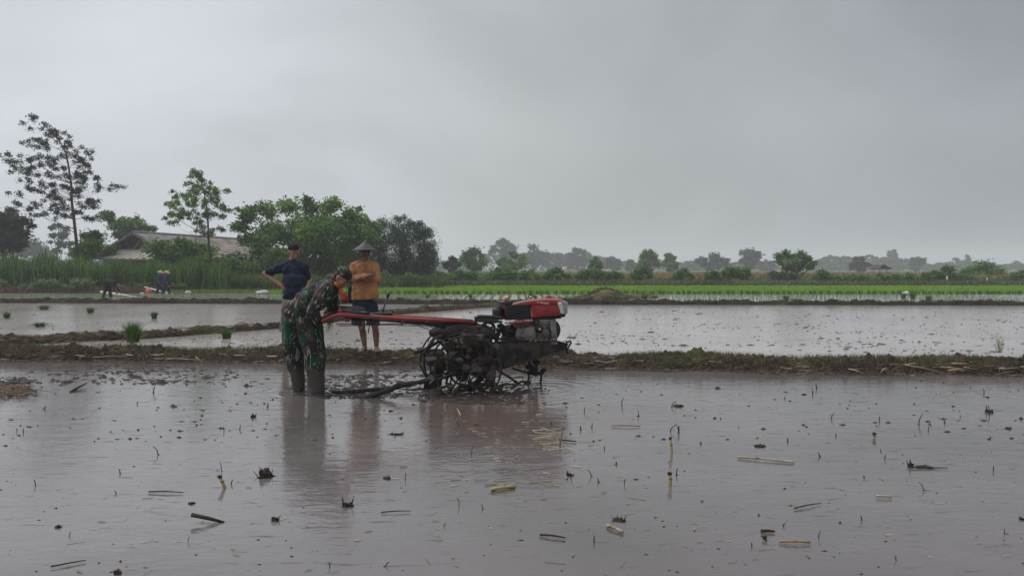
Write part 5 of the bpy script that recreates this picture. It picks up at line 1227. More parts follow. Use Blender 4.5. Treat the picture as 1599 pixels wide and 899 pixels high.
# belt guard
bg_ = MB(); bg_.tube([TL(741, 497, -.16), TL(748, 494, -.16), TL(770, 494.5, -.16), TL(784, 497, -.16)], .022, 8); bg_.tube([TL(741, 500, -.16), TL(770, 500.5, -.16), TL(784, 503, -.16)], .016, 8)
bg_.prism([TL(742, 496, -.17), TL(772, 495, -.17), TL(776, 504, -.17), TL(748, 503, -.17)], [TL(742, 496, -.17) + V_ * .03, TL(772, 495, -.17) + V_ * .03, TL(776, 504, -.17) + V_ * .03, TL(748, 503, -.17) + V_ * .03]); bg_.build('belt_guard', M_black, tt)
pl = TL(762, 514, -.12); pm = MB(); pm.torus(pl, V_, .085, .018, 26, 8); pm.cap(pl - V_ * .03, .03, pl + V_ * .03, .03)
for k in range(4): pm.tube([pl, pl + (U * math.cos(k * 1.57 + .5) + Vector((0, 0, math.sin(k * 1.57 + .5)))) * .085], .012, 6)
pm.build('pulley', M_iron, tt, True)
MB().tube([TL(763, 503, -.12), TL(790, 495, -.12), TL(835, 498, -.12)], .009, 6).build('drive_belt', M_black, tt); MB().tube([TL(768, 526, -.12), TL(800, 535, -.12), TL(845, 533, -.12)], .009, 6).build('drive_belt', M_black, tt)
# ---- chassis beam and bumper
ch = plate([(772, 533), (815, 531), (872, 532.5), (887, 536.5), (885, 547), (866, 553), (815, 566), (776, 578), (768, 560)], -.19, -.165).bevel('chassis_beam', M_iron, tt, .006)
plate([(772, 533), (815, 531), (872, 532.5), (887, 536.5), (885, 547), (866, 553), (815, 566), (776, 578), (768, 560)], .15, .175).bevel('chassis_beam', M_iron, tt, .006)
MB().tube([TL(778, 577, -.195), TL(815, 565.5, -.195), TL(866, 552.5, -.195), TL(884, 547, -.195)], .012, 6).build('beam_flange', M_tmud, ch, True)
MB().tube([TL(772, 533.5, -.195), TL(815, 531.5, -.195), TL(872, 533, -.195), TL(886, 537, -.195)], .010, 6).build('beam_flange', M_tmud, ch, True)
for px_, py_ in ((800, 533), (845, 535), (874, 541)): MB().bar(TL(px_, py_, -.165), TL(px_, py_, -.165) + V_ * .32, .05, .05).build('cross_member', M_iron, tt)
MB().tube([TL(884, 535, -.18), TL(891, 532, -.18), TL(892, 534.5, -.18), TL(886, 545, -.18), TL(885, 553, -.18)], .012, 8).build('tow_hook', M_iron, tt, True)
MB().tube([TL(885, 538, -.18), TL(885, 538, -.18) + V_ * .35], .02, 8).build('bumper', M_iron, tt, True)
for px_ in (818, 862): MB().box(TL(px_, 534.5, 0), (.12, .34, .035), MT).bevel('engine_foot', M_iron, tt, .004)
# lever bits and clogged linkage between gearbox and engine
lk = MB()
for (a, b) in (((776, 530), (783, 508)), ((786, 533), (800, 508)), ((770, 527), (800, 533)), ((780, 546), (772, 526)), ((790, 520), (812, 512)), ((795, 531), (798, 515)), ((776, 535), (776, 512))): lk.tube([TL(*a, -.08), TL(*b, -.10)], .014, 6)
lk.ell(TL(797, 516, -.02), (.11, .11, .075), MT, 14, 10, .3, 2); lk.ell(TL(790, 527, .02), (.06, .09, .05), MT, 12, 8, .3, 5); lk.ell(TL(782, 509, -.05), (.05, .06, .03), MT)
blob('linkage', lk, M_iron, tt, .012, 1, .008, 15)
# ---- engine block
eb = MB()
def ebox(x0, y0, x1, y1, v0, v1):
    a = [TL(x0, y0, v0), TL(x1, y0, v0), TL(x1, y1, v0), TL(x0, y1, v0)]; eb.prism(a, [p + V_ * (v1 - v0) for p in a])
eng = plate([(817, 501), (868, 498), (871, 534), (850, 537.5), (812, 537), (805, 524), (808, 509)], -.17, .17).bevel('engine_block', M_grey, tt, .012)
plate([(819, 512), (848, 508), (856, 513), (856, 532), (826, 534), (814, 526)], -.20, -.171).bevel('crankcase_cover', M_grey, eng, .010)
plate([(859, 501), (868, 500.5), (869, 527), (861, 528)], -.205, -.171).bevel('side_cover', M_grey, eng, .006)
plate([(842, 499), (857, 498.5), (857, 506), (842, 507)], -.195, -.171).bevel('tappet_box', M_grey, eng, .005)
plate([(858, 527), (870, 526), (871, 538), (860, 538)], -.198, -.171).bevel('sump_flange', M_grey, eng, .005)
for x, y in ((861, 504), (867, 503.5), (862, 524), (867.5, 524), (818, 514), (850, 511), (853, 530), (828, 531.5), (816, 524), (845, 501), (854, 501), (864, 530), (868, 535), (836, 532.5), (843, 509.5)):
    p = TL(x, y, -.207 if x > 857 else -.203); MB().cap(p, .008, p - V_ * .012, .008, 8).build('bolt', M_steel, eng, True)
p = TL(840.5, 513.5, -.20); cb = MB(); cb.tube([p + V_ * .02, p - V_ * .05], .048, 20); cb.build('crank_boss', M_iron, eng, True); MB().tube([p - V_ * .05, p - V_ * .075], .017, 10).build('crank_pin', M_steel, eng, True)
fl = MB(); 
for pts in ([(836, 498), (835, 507), (841, 512)], [(840, 498), (839, 505), (844, 509)], [(832, 507), (840, 506)], [(846, 511), (856, 512), (860, 519)], [(812, 509), (822, 507), (832, 503)], [(838, 519), (838, 528)]): fl.tube([TL(*q, -.21) for q in pts], .007, 6)
fl.build('fuel_line', M_iron, eng, True)
MB().cap(TL(833, 507, -.205), .014, TL(833, 500, -.205), .014).build('fuel_filter', M_iron, eng, True)
fr_ = MB()
for k in range(6):
    x = 845 + k * 2.1; fr_.bar(TL(x, 512, -.205), TL(x, 524 + k * .2, -.205), .012, .014)
fr_.build('cooling_rib', M_grey, eng)
# flywheel on the far side
fw = MB(); cfw = TL(862, 515, .10) ; fw.tube([TL(858, 515.5, .06), TL(858, 515.5, .06) + V_ * .13], .155, 36); fwo = fw.bevel('flywheel', M_black, tt, .012)
fw2 = MB(); cc = TL(859, 515.5, -.165); fw2.tube([cc + V_ * .02, cc + V_ * .09], .148, 36); fw2.bevel('flywheel_guard', M_black, tt, .012)
# radiator, frame, air cleaner, hood
rd = plate([(790, 478), (827.5, 473.5), (829, 498), (791.5, 500)], VN, .16).bevel('radiator', M_black, tt, .006)
gr = MB()
for k in range(15):
    y = k / 14; a = TL(791.5, 479.5 + y * 18.5, VN - .004); b = TL(827, 475.5 + y * 20.5, VN - .004); gr.bar(a, b, .006, .006)
gr.build('grille_bars', M_black, rd)
MB().tube([TL(786, 476, VN), TL(789, 480, VN), TL(791, 500, VN)], .009, 8).build('radiator_frame', M_redd, rd, True)
MB().tube([TL(828, 475, VN - .003), TL(829.5, 497, VN - .003)], .008, 8).build('radiator_frame', M_redd, rd, True)
plate([(784.5, 471.5), (800, 469.5), (801, 475.5), (788, 478.5), (786, 475)], VN + .01, .15).bevel('radiator_top', M_black, tt, .01)
ac = TL(777.5, 490, -.06); a_ = MB(); a_.tube([TL(777.5, 498.5, -.06), TL(777.5, 483, -.06), TL(777.5, 481, -.06)], [.070, .072, .06], 24); aco = a_.bevel('air_cleaner', M_black, tt, .008)
MB().tube([TL(777.5, 480.5, -.06), TL(777.5, 478.8, -.06)], [.05, .035], 20).build('air_cleaner_cap', M_black, aco, True)
MB().torus(TL(777.5, 486, -.06), (0, 0, 1), .073, .005, 28, 6).build('air_cleaner_band', M_iron, aco, True)
# hood: fuel tank with rounded shoulders, narrower on top
def loft(secs, m, name, parent, bev=.014):
    """secs: list of (outline in px, v)"""
    mb = MB(); n_ = len(secs[0][0]); 
    for o_, v in secs: mb.v += [tuple(TL(px, py, v)) for px, py in o_]
    for s_ in range(len(secs) - 1):
        for k in range(n_): k2 = (k + 1) % n_; mb.f.append((s_ * n_ + k, s_ * n_ + k2, (s_ + 1) * n_ + k2, (s_ + 1) * n_ + k))
    mb.f.append(tuple(range(n_ - 1, -1, -1))); mb.f.append(tuple((len(secs) - 1) * n_ + k for k in range(n_)))
    return mb.bevel(name, m, parent, bev, 3)
tank = [(829, 477), (836, 473.5), (872, 471), (877, 476), (880, 490), (872, 493), (850, 494.5), (831, 496.5)]
tank_in = [(829, 475), (836, 471), (872, 468.5), (879, 474), (881, 490), (872, 493), (850, 494.5), (831, 496.5)]
to = loft([(tank, VN - .015), (tank_in, VN + .03), (tank_in, .14), (tank, .18)], M_red, 'fuel_tank', tt)
hood = [(799, 474), (806, 471.5), (818, 468.5), (832, 466.5), (850, 465), (868, 465.3), (878, 467.2), (879, 472), (872, 472.5), (850, 473), (835, 474.5), (826, 475), (800, 477)]
hood_o = [(799, 476), (806, 474), (818, 471.5), (832, 470), (850, 468.5), (868, 468.5), (878, 470), (879, 473.5), (872, 474), (850, 474.5), (835, 476), (826, 476), (800, 477.3)]
hd = loft([(hood_o, VN - .03), (hood, VN + .035), (hood, .13), (hood_o, .19)], M_red, 'hood', tt, .008)
plate([(836, 478), (853, 477), (868, 478), (876, 483), (874, 489), (855, 491.5), (836, 493)], VN - .026, VN - .012).bevel('tank_panel', M_red, to, .006)
plate([(841, 482), (852, 480.5), (856, 485), (850, 490.5), (840, 491.5)], VN - .034, VN - .025).bevel('tank_boss', M_red, to, .005)
plate([(838, 470.8), (856, 471), (857.5, 474.6), (850, 475.2), (840, 472.8)], VN - .036, VN - .0335).build('decal', M_decal, hd)
hl = [(869, 470.2), (880, 469.8), (885, 472.3), (885.3, 489.3), (879, 490.5), (874, 489)]
loft([(hl, VN - .024), ([(870, 469.6), (881, 469.2), (886.5, 472), (886.5, 489.5), (880, 491), (874, 489.5)], VN + .03), ([(870, 469.6), (881, 469.2), (886.5, 472), (886.5, 489.5), (880, 491), (874, 489.5)], .14)], M_steel, 'nose_panel', tt, .008)
hlt = plate([(870.5, 471.5), (877, 471.3), (879.5, 479), (880.5, 489), (875.5, 488.5), (873, 478)], VN - .032, VN - .0245).bevel('headlight', M_lens, tt, .004)
MB().ell(TL(875, 475, VN - .034), (.022, .007, .022), MT, 14, 8).build('bulb', M_lens, hlt, True)
plate([(876, 490), (883.5, 489.5), (883, 494.5), (877, 495.5)], VN - .01, .13).bevel('nose_bracket', M_black, tt, .008)
MB().torus(TL(828.2, 462.6, -.02), V_, .024, .0065, 22, 8).build('lifting_ring', M_iron, tt, True)
cp = TL(857, 465.5, -.02); MB().tube([cp, cp + Vector((0, 0, .022)), cp + Vector((0, 0, .03))], [.04, .04, .03], 18).build('tank_cap', M_redd, tt, True)
plate([(792, 502.5), (832, 498.3), (833, 505), (823, 511), (805, 512), (800, 507), (788, 504.5)], VN, -.165).bevel('lower_panel', M_redd, tt, .005)
plate([(806, 504.8), (821, 503.5), (820, 507), (807, 508.5)], VN - .006, VN - .0015).build('panel_slot', M_black, tt)
MB().bar(TL(790, 503.6, VN - .005), TL(832, 499.5, VN - .005), .008, .02).build('panel_trim', M_decal, tt)
MB().tube([TL(786, 472, -.1), TL(790, 467, -.1), TL(794, 463.5, -.1)], [.022, .03, .018], 10).build('filler_rag', M_decal, tt, True)
plate([(832, 497), (876, 494), (877, 497), (860, 499), (834, 501)], -.15, .14).bevel('tank_bracket', M_black, tt, .004)

# ---- cage wheels
def cage_wheel(vc, rad, seed, near):
    rr = random.Random(seed); zc = .305; c = T3(0, vc, zc); cn = empty  # wheel group mesh parts hang under the wheel's own rim
    rim = MB(); hw = .15
    for dv in (-hw, hw): rim.torus(c + V_ * dv, V_, rad, .012, 40, 6)
    rim.torus(c, V_, rad * .52, .014, 30, 6)
    ro = rim.build('cage_wheel', M_iron, tt, True)
    hb_ = MB(); hb_.tube([c - V_ * .10, c + V_ * .10], .055, 14); hb_.tube([c - V_ * .13, c - V_ * .1], .03, 10); hb_.build('hub', M_tmud, ro, True)
    for k in range(8):
        a = k * math.pi / 4 + seed * .3; d = U * math.cos(a) + Vector((0, 0, math.sin(a)))
        for dv in (-hw, hw): MB().tube([c + V_ * dv * .35 + d * .04, c + V_ * dv + d * rad], .011, 6).build('spoke', M_iron, ro, True)
    for k in range(11):
        a = k * 2 * math.pi / 11 + seed * .5; d = U * math.cos(a) + Vector((0, 0, math.sin(a))); t = U * -math.sin(a) + Vector((0, 0, math.cos(a)))
        p = c + d * (rad + .0) ; q = c + d * (rad + .075) + t * .05
        if rr.random() < .7:
            MB().prism([p - V_ * (hw + .02), q - V_ * (hw + .02), q + t * .012 - V_ * (hw + .02), p + t * .012 - V_ * (hw + .02)], [p + V_ * (hw + .02), q + V_ * (hw + .02), q + t * .012 + V_ * (hw + .02), p + t * .012 + V_ * (hw + .02)]).build('paddle', M_iron, ro)
        else: MB().bar(p - V_ * hw, p + V_ * hw, .03, .03).build('paddle', M_iron, ro)
    # mud packed between the spokes
    mm = MB()
    for k in range(8 if near else 5):
        a = rr.uniform(0, 6.28); q = rr.uniform(.05, .98) ** .8 * rad; s_ = rr.uniform(.025, .06)
        mm.ell(c + U * math.cos(a) * q + Vector((0, 0, math.sin(a) * q)) + V_ * rr.uniform(-hw, hw), (s_, s_ * 1.1, s_ * .8), MT, 8, 6, .5, k)
    for k in range(13):
        a = rr.uniform(0, 6.28); q = rad * rr.uniform(.95, 1.06); mm.ell(c + U * math.cos(a) * q + Vector((0, 0, math.sin(a) * q)) + V_ * (hw if k % 2 else -hw), (.028, .024, .030), MT, 8, 6, .5, k + 40)
    # big clods low inside and at the front of the wheel
    mm.ell(c + U * .13 + Vector((0, 0, .02)), (.11, .10, .14), MT, 14, 10, .5, seed + 60); mm.ell(c + U * .22 + Vector((0, 0, .12)), (.09, .12, .11), MT, 12, 9, .5, seed + 61)
    if near: mm.ell(c + U * .04 + Vector((0, 0, .30)), (.17, .13, .07), MT, 14, 10, .4, seed + 62); mm.ell(c + U * .30 + Vector((0, 0, -.1)), (.06, .1, .12), MT, 12, 9, .5, seed + 63)
    blob('packed_mud', mm, M_tmud, ro, .013, 1, .02, 12, seed=seed)
    hg = MB()
    for k in range(16):
        a = rr.uniform(.3, 2.9); q = rad * rr.uniform(.8, 1.05); p = c + U * math.cos(a) * q + Vector((0, 0, math.sin(a) * q)) + V_ * rr.choice((-hw, hw)); ln = rr.uniform(.04, .16)
        hg.tube([p, p + Vector((rr.uniform(-.01, .01), 0, -ln * .5)), p + Vector((rr.uniform(-.02, .02), 0, -ln))], [.010, .006, .002], 5)
    hg.build('hanging_weeds', M_tmud, ro)['kind'] = 'stuff'
cage_wheel(-.40, .40, 1, True)
cage_wheel(.42, .40, 2, False)
MB().tube([T3(0, -.45, .305), T3(0, .50, .305)], .03, 12).build('axle', M_iron, tt, True)
# rear fender plates / plough standards on the left of the wheel
pp = MB()
plate([(667, 545), (692, 545), (696, 562), (690, 575), (668, 570)], -.05, .02).bevel('rear_plate', M_tmud, tt, .01)
plate([(679, 570), (693, 568), (690, 600), (688, 616), (660, 616), (664, 592), (672, 585)], .05, .10).bevel('mud_flap', M_tmud, tt, .01)
plate([(700, 568), (722, 570), (720, 582), (703, 582)], -.1, -.05).bevel('rear_plate', M_iron, tt, .01)
MB().tube([TL(646, 551, .05), TL(665, 545, .05), TL(690, 530, .05), TL(704, 524, .05)], [.024, .022, .02, .02], 8).build('tail_bar', M_tmud, tt, True)
MB().tube([TL(660, 556, -.2), TL(678, 528, -.2), TL(692, 524, -.2)], .022, 8).build('tail_bar', M_tmud, tt, True)
for pts in ([(697, 598), (700, 575)], [(706, 580), (705, 570)], [(716, 606), (722, 585)]): MB().tube([TL(*q, .1) for q in pts], .016, 6).build('tine', M_iron, tt, True)
# drag arms reaching back over the water
def arm(pts, rad, v, flat=1.0): return MB().tube([TL(px, py, v) for px, py in pts], rad, 10, True, flat).build('drag_arm', M_iron, tt, True)
arm([(722, 581), (690, 590), (660, 596), (622, 600), (612, 607), (580, 618), (562, 627), (553, 633)], [.018, .02, .022, .03, .030, .032, .036, .012], -.42)
arm([(697, 575), (664, 592), (640, 600), (618, 605), (575, 608.5), (540, 612), (517, 611.5)], [.016, .016, .022, .022, .025, .026, .014], -.05)
arm([(668, 607.5), (634, 608)], [.010, .010], -.1)
MB().torus(TL(565, 624, -.42), TL(556, 630, -.42) - TL(570, 621, -.42), .034, .010, 16, 6).build('arm_socket', M_iron, tt, True)
# front stand clogged with weeds
fs_ = MB(); 
for a, b in (((800, 575), (832, 584)), ((826, 560), (828, 584)), ((828, 584), (846, 580)), ((846, 580), (852, 578)), ((826, 584), (823, 606)), ((846, 580), (843, 608)), ((778, 578), (822, 606)), ((800, 592), (815, 606)), ((838, 566), (838, 582)), ((823, 606), (846, 606))): fs_.tube([TL(*a, .15), TL(*b, .15)], .014, 6)
fs_.torus(TL(815, 602, .15), V_, .055, .012, 20, 6)
fo = fs_.build('front_stand', M_iron, tt, True)
fm = MB()
for x, y, s_ in ((826, 572, .045), (833, 577, .05), (845, 582, .035), (824, 598, .035), (843, 603, .045), (836, 584, .03), (812, 609, .08), (795, 610, .08), (830, 609, .07), (845, 609, .05), (778, 612, .07), (848, 577, .03), (838, 565, .04)): fm.ell(TL(x, y, .15), (s_ * 1.2, s_, s_ * .75), MT, 10, 8, .5, int(x))
blob('clogged_weeds', fm, M_tmud, fo, .012, 1, .016, 14)
tw_ = MB()
for k in range(26):
    p = TL(R.uniform(780, 850), R.uniform(560, 600), R.uniform(0, .2)); tw_.tube([p, p + Vector((R.gauss(0, .04), R.gauss(0, .03), -R.uniform(.03, .13)))], [.006, .002], 4)
tw_.build('hanging_weeds', M_tmud, fo)['kind'] = 'stuff'

# ------------------------------------------------------------------ things standing or floating in the near water
M_yel = mat('yellow_corn_stalk', (.36, .28, .11), (.24, .17, .07), .6, 9, bump=.2, c3=(.08, .055, .03), s3=6, lo3=.58, hi3=.64)
M_pale = mat('pale_corn_stalk', (.40, .35, .25), (.27, .22, .14), .65, 9, bump=.2, c3=(.10, .07, .04), s3=9, lo3=.6, hi3=.66)
M_tan = mat('tan_corn_stalk', (.33, .20, .11), (.22, .13, .07), .65, 9, bump=.2)
def stalk(px0, py0, px1, py1, rpx, m, label, z=.012, joints=3, cat='corn stalk'):
    """floating stalk between two pixels of the water surface"""
    a = gp(px0, py0, z); b = gp(px1, py1, z); r = rpx * .75 * a.y / F; ln = (b - a).length; pts = []; rad = []
    K = joints * 4
    for i in range(K + 1):
        t = i / K; pts.append(a.lerp(b, t) + Vector((0, 0, math.sin(t * 3.1) * .004))); rad.append(r * (1.28 if i % 4 == 0 and 0 < i < K else 1) * (.9 + .1 * math.cos(t * 7)))
    root = empty('corn_stalk', a, label, cat, 'cut corn stalks floating in the near field')
    MB().tube(pts, rad, 10).build('stem', m, root, True)
    for i in range(4, K, 4): MB().tube([pts[i] + Vector((0, 0, r * .6)), pts[i] + Vector((R.uniform(-2, 2) * r, R.uniform(-2, 2) * r, r * 1.6))], [r * .3, r * .1], 5).build('leaf_scar', M_darkbit, root)
    return root
stalk(1151, 713, 1240, 721, 2.2, M_pale, 'long pale jointed corn stalk floating at right', joints=6)
stalk(1217, 845, 1265, 846, 2.6, M_tan, 'orange tan stalk floating near the bottom right', joints=2)
stalk(1368, 774, 1392, 775.5, 2.4, M_pale, 'short pale stalk piece floating alone at far right', joints=2)
stalk(767, 764, 804, 759, 4.0, M_yel, 'thick yellow stalk with dark end floating below the tractor', joints=2)
stalk(948, 820, 972, 830, 3.6, M_pale, 'pale tapering stalk butt floating near bottom centre', joints=1)
stalk(955, 664, 1000, 665, 1.3, M_tan, 'thin tan stalk floating right of the tractor reflection', joints=3)
stalk(714, 638, 719, 648, 1.4, M_pale, 'slim pale stick in the churned water before the wheel', joints=1)
def stub(px, py, topx, topy, rpx, m, label, dark=True):
    a = gp(px, py); s = a.y / F; b = at(topx, topy, a.y); root = empty('corn_stub', a, label, 'corn stub', 'corn stubs standing in the near field')
    c = a.lerp(b, .55) + Vector((rpx * s * .3, 0, 0)); MB().tube([a + Vector((0, 0, -.03)), a, c, b], [rpx * s, rpx * s, rpx * s * .95, rpx * s * .8], 9).build('stem', m, root, True)
    MB().torus(c, (b - a), rpx * s, rpx * s * .25, 12, 5).build('joint', M_darkbit, root, True)
    if dark: MB().ell(b, (rpx * s * 1.4, rpx * s * 1.3, rpx * s * 1.2), None, 10, 7, .5, int(px)).build('ragged_top', M_darkbit, root, True)
    return root
stub(1049, 706, 1046.5, 684, 2.0, M_yel, 'taller yellow corn stub standing right of centre')
stub(1046.5, 757, 1046, 739, 2.6, M_yel, 'shorter yellow corn stub directly below the taller one')
stub(351, 761, 343, 744, 2.6, M_yel, 'leaning yellow corn stub at left with dark mouth')
stub(1364, 684, 1365, 677, 2.2, M_pale, 'tiny pale stub with dark foot in the right water')
stub(1193, 843, 1194, 839, 3.0, M_pale, 'stubby pale stalk end beside the bottom right stalk')
# dark logs and sticks
def stick(px0, py0, px1, py1, rpx, label, z0=.01, z1=.01, group=None, m=None, cat='stick', shape=None):
    a = gp(px0, py0, z0); b = gp(px1, py1, z1); r = rpx * a.y / F; mid = a.lerp(b, .5) + Vector((0, 0, R.uniform(0, .006)))
    o = MB().tube([a, mid, b], [r, r * .9, r * .55], 7).build('stick', m or M_darkbit, None, True, a); return tag(o, label, cat, group)
lg = stick(299, 803, 350, 815, 3.4, 'thick black broken stick lying in the water at lower left', .05, .0)
stick(79, 884, 134, 874, 1.3, 'long thin dark stick floating near the bottom left corner')
stick(232, 767, 286, 768, 1.2, 'thin straight dark stick with a knot, floating at left')
stick(110, 612, 135, 598, 2.0, 'forked dark stick near the left edge before the bund', .0, .04)
stick(843, 834, 883, 839, 1.8, 'flat dark stick floating near the bottom centre')
stick(595, 799, 642, 797, 1.0, 'thin dark stick with crumbs floating left of the yellow stalk')
stick(1240, 793, 1282, 785, 1.1, 'long thin dark weed stem floating at lower right')
stick(1188, 828, 1210, 829, 2.6, 'short dark brown stick above the pale stub at lower right')
stick(1418, 729, 1480, 730, 1.1, 'thin dark stem lying through an upright clump at right')
stick(878, 687, 900, 689, 1.4, 'dark stick end in the pale straw right of the reflection')
GT = 'dark twigs sticking out of the near flooded field'
M_twig = mat('wet_twig', (.030, .024, .019), (.055, .040, .028), .5, 10, spec=.5)
_seen = {}
def twig_label(px, py, h, lean):
    size = 'tall' if h >= 13 else ('short' if h >= 8 else 'tiny')
    way = 'upright' if abs(lean) < .16 else ('leaning right' if lean > 0 else 'leaning left')
    if py < 660: where = ('before the bund at far left', 'before the bund left of the soldier', 'in churned water by the drag arms', 'just right of the tractor', 'before the bund right of centre', 'before the bund at far right')
    elif py < 740: where = ('in open water at left', 'left of the soldier reflection', 'inside the tractor reflection', 'beside the taller yellow corn stub', 'near the long pale corn stalk', 'in open water at far right')
    else: where = ('in the lower left corner', 'near the black broken stick', 'near the thick yellow stalk', 'near the pale tapering stalk', 'near the orange tan stalk', 'in the lower right corner')
    k = min(5, int(px // 267)); lb = '%s dark twig, %s, %s' % (size, way, where[k]); n_ = _seen.get(lb, []); _seen.setdefault(lb, []).append(px)
    if n_: lb += ', %s one' % ('second', 'third', 'fourth', 'fifth', 'sixth', 'seventh', 'eighth', 'ninth')[min(7, len(n_) - 1)]
    return lb
def twig(px, py, h, lean, bend, r=1.0):
    a = gp(px, py); s = a.y / F; up = Vector((0, 0, 1)); d = Vector((math.cos(bend), math.sin(bend) * .6, 0))
    p = [a + up * -.02, a + Vector((lean * h * s * .35, 0, h * s * .5)), a + Vector((lean * h * s, 0, h * s * .85)) + d * h * s * .06, a + Vector((lean * h * s * 1.15, 0, h * s)) + d * h * s * .16]
    mb = MB().tube(p, [r * s * 1.1, r * s, r * s * .8, r * s * .4], 6)
    if R.random() < .45: mb.tube([p[1], p[1] + Vector((-lean * h * s * .5 + R.uniform(-.3, .3) * h * s, R.uniform(-.02, .02), h * s * R.uniform(.05, .35)))], [r * s * .7, r * s * .25], 5)
    if R.random() < .5: mb.ell(a, (r * s * 2.4, r * s * 2, r * s * 1.3), None, 8, 6, .6, int(px))
    o = mb.build('twig', M_twig, None, True, a); tag(o, twig_label(px, py, h, lean), 'twig', GT)
cl_ = lambda x, y: (x / 2.961, 600 + y / 2.961); cm_ = lambda x, y: (520 + x / 2.961, 600 + y / 2.961); cr_ = lambda x, y: (1059 + x / 2.961, 600 + y / 2.961)
tw_list = [(cl_(733, 325), 14, -.5), (cl_(556, 412), 9, -.15), (cl_(165, 466), 11, -.2), (cl_(1026, 400), 14, -.1), (cl_(868, 728), 9, .4), (cl_(1526, 845), 11, -.1), (cl_(1036, 218), 9, .0), (cl_(1108, 208), 7, .2), (cl_(108, 222), 8, 0), (cl_(80, 218), 7, -.2), (cl_(318, 700), 9, .5), (cl_(708, 38), 13, .15), (cl_(1238, 104), 7, 0), (cl_(635, 92), 5, 0), (cl_(1068, 460), 9, .2), (cl_(205, 112), 6, .4), (cl_(538, 505), 5, -.4),
  (cm_(1334, 95), 12, .3), (cm_(1162, 125), 9, .1), (cm_(1414, 145), 11, -.1), (cm_(1562, 105), 11, .9), (cm_(1196, 200), 9, .1), (cm_(1012, 192), 9, -.4), (cm_(1056, 240), 8, .3), (cm_(1255, 300), 7, 0), (cm_(1196, 425), 13, -.4), (cm_(1100, 440), 10, .2), (cm_(1346, 462), 13, .1), (cm_(1228, 452), 8, -.4), (cm_(334, 440), 12, .1), (cm_(692, 575), 8, -.2), (cm_(640, 330), 17, 0), (cm_(583, 560), 16, 0), (cm_(1207, 728), 11, .1), (cm_(580, 195), 10, .1), (cm_(1048, 300), 16, 0), (cm_(1556, 218), 14, .6), (cm_(1598, 225), 14, -.3), (cm_(1145, 210), 7, 0), (cm_(1588, 418), 14, 0), (cm_(1310, 370), 6, 0), (cm_(510, 655), 7, .8), (cm_(240, 840), 9, .8),
  (cr_(706, 158), 9, .6), (cr_(1112, 186), 17, .15), (cr_(1438, 140), 15, 0), (cr_(730, 240), 6, 0), (cr_(655, 335), 9, -.4), (cr_(955, 345), 7, 0), (cr_(1074, 380), 11, -.1), (cr_(1138, 488), 15, -.5), (cr_(850, 628), 9, -.3), (cr_(648, 710), 15, .1), (cr_(1008, 810), 10, -.3), (cr_(485, 655), 6, .4), (cr_(506, 265), 8, 0), (cr_(1456, 400), 9, .1), (cr_(930, 168), 7, 0), (cr_(1158, 210), 6, -.2), (cr_(640, 18), 10, 0), (cr_(622, 44), 7, 0), (cr_(1415, 40), 7, -.2), (cr_(340, 750), 8, 0), (cr_(1510, 690), 10, 0), (cr_(1444, 250), 5, 0), (cr_(1232, 178), 6, 0), (cr_(2, 225), 12, 0), (cr_(104, 275), 6, 0), (cr_(492, 66), 4, 0), (cr_(372, 606), 4, 0), (cr_(1304, 150), 4, 0), (cr_(937, 310), 4, 0)]
for (p, h, ln) in tw_list: twig(p[0], p[1], h * R.uniform(.8, 1.1), ln + R.uniform(-.15, .15), R.uniform(0, 6.28), R.uniform(.55, 1.0))
GM = 'dark lumps of mud and roots in the near water'
def clump(px, py, w, h, label, ragged=0):
    a = gp(px, py); s = a.y / F; mb = MB(); fl_ = .45 if ragged > 5 else .72; mb.ell(a, (w * s * .38, w * s * .30, h * s * fl_ * .85), None, 16, 10, .75, int(px * 3)); 
    for k in range(ragged):
        an = R.uniform(0, 6.28); q = a + Vector((math.cos(an), math.sin(an) * .5, 0)) * w * s * .35; mb.tube([q, q + Vector((math.cos(an) * w * s * R.uniform(0, .3), R.uniform(-.1, .1) * w * s, h * s * R.uniform(.1, 1.3)))], [.8 * s, .35 * s], 5)
    o = mb.build('mud_clump', M_clod, None, True, a); tag(o, label, 'mud clump', GM)
clump(414, 744, 32, 16, 'largest round lump of mud with roots, alone at left centre', 3)
clump(430, 812, 15, 9, 'spiky dark clump right of the black broken stick', 9)
clump(299, 786, 11, 4, 'flat dark clump above the black broken stick', 2)
clump(183, 895, 14, 8, 'dark clump cut by the bottom edge at left', 5)
clump(90, 823, 12, 5, 'crumbly dark clump at lower left, beside a twig', 4)
clump(542, 790, 18, 14, 'spiky rooted clump standing left of the yellow stalk', 12)
clump(620, 678, 24, 5, 'long low clump of dark weeds left of the wheel reflection', 6)
clump(968, 812, 22, 8, 'dark crumbly clump just above the pale tapering stalk', 6)
clump(1442, 729, 0.1 + 24, 4, 'low dark clump trailing right of the upright one', 5)
clump(1422, 727, 12, 9, 'upright dark clump crossed by a thin stem at right', 6)
clump(1060, 634, 22, 4, 'long dark low clump in the far right water', 4)
clump(1544, 643, 14, 9, 'spiky dark clump near the right edge before the bund', 6)
clump(1596, 811, 10, 6, 'dark clump cut by the right edge', 2)
clump(890, 742, 12, 7, 'dark clump leaning right of the tractor reflection', 6)
clump(604, 747, 14, 5, 'pale flecked clump left of the yellow stalk', 4)
clump(1574, 669, 12, 3, 'low dark clump below the spiky one at right edge', 2)
clump(395, 651, 10, 6, 'small dark clump left of the soldier reflection', 4)
clump(1186, 697, 20, 4, 'crumbly low clump left of centre in the right half', 4)
clump(12, 610, 62, 7, 'churned heap of mud and stalks at the left edge', 14)
clump(22, 599, 40, 6, 'smaller muddy heap behind the churned heap at left edge', 10)
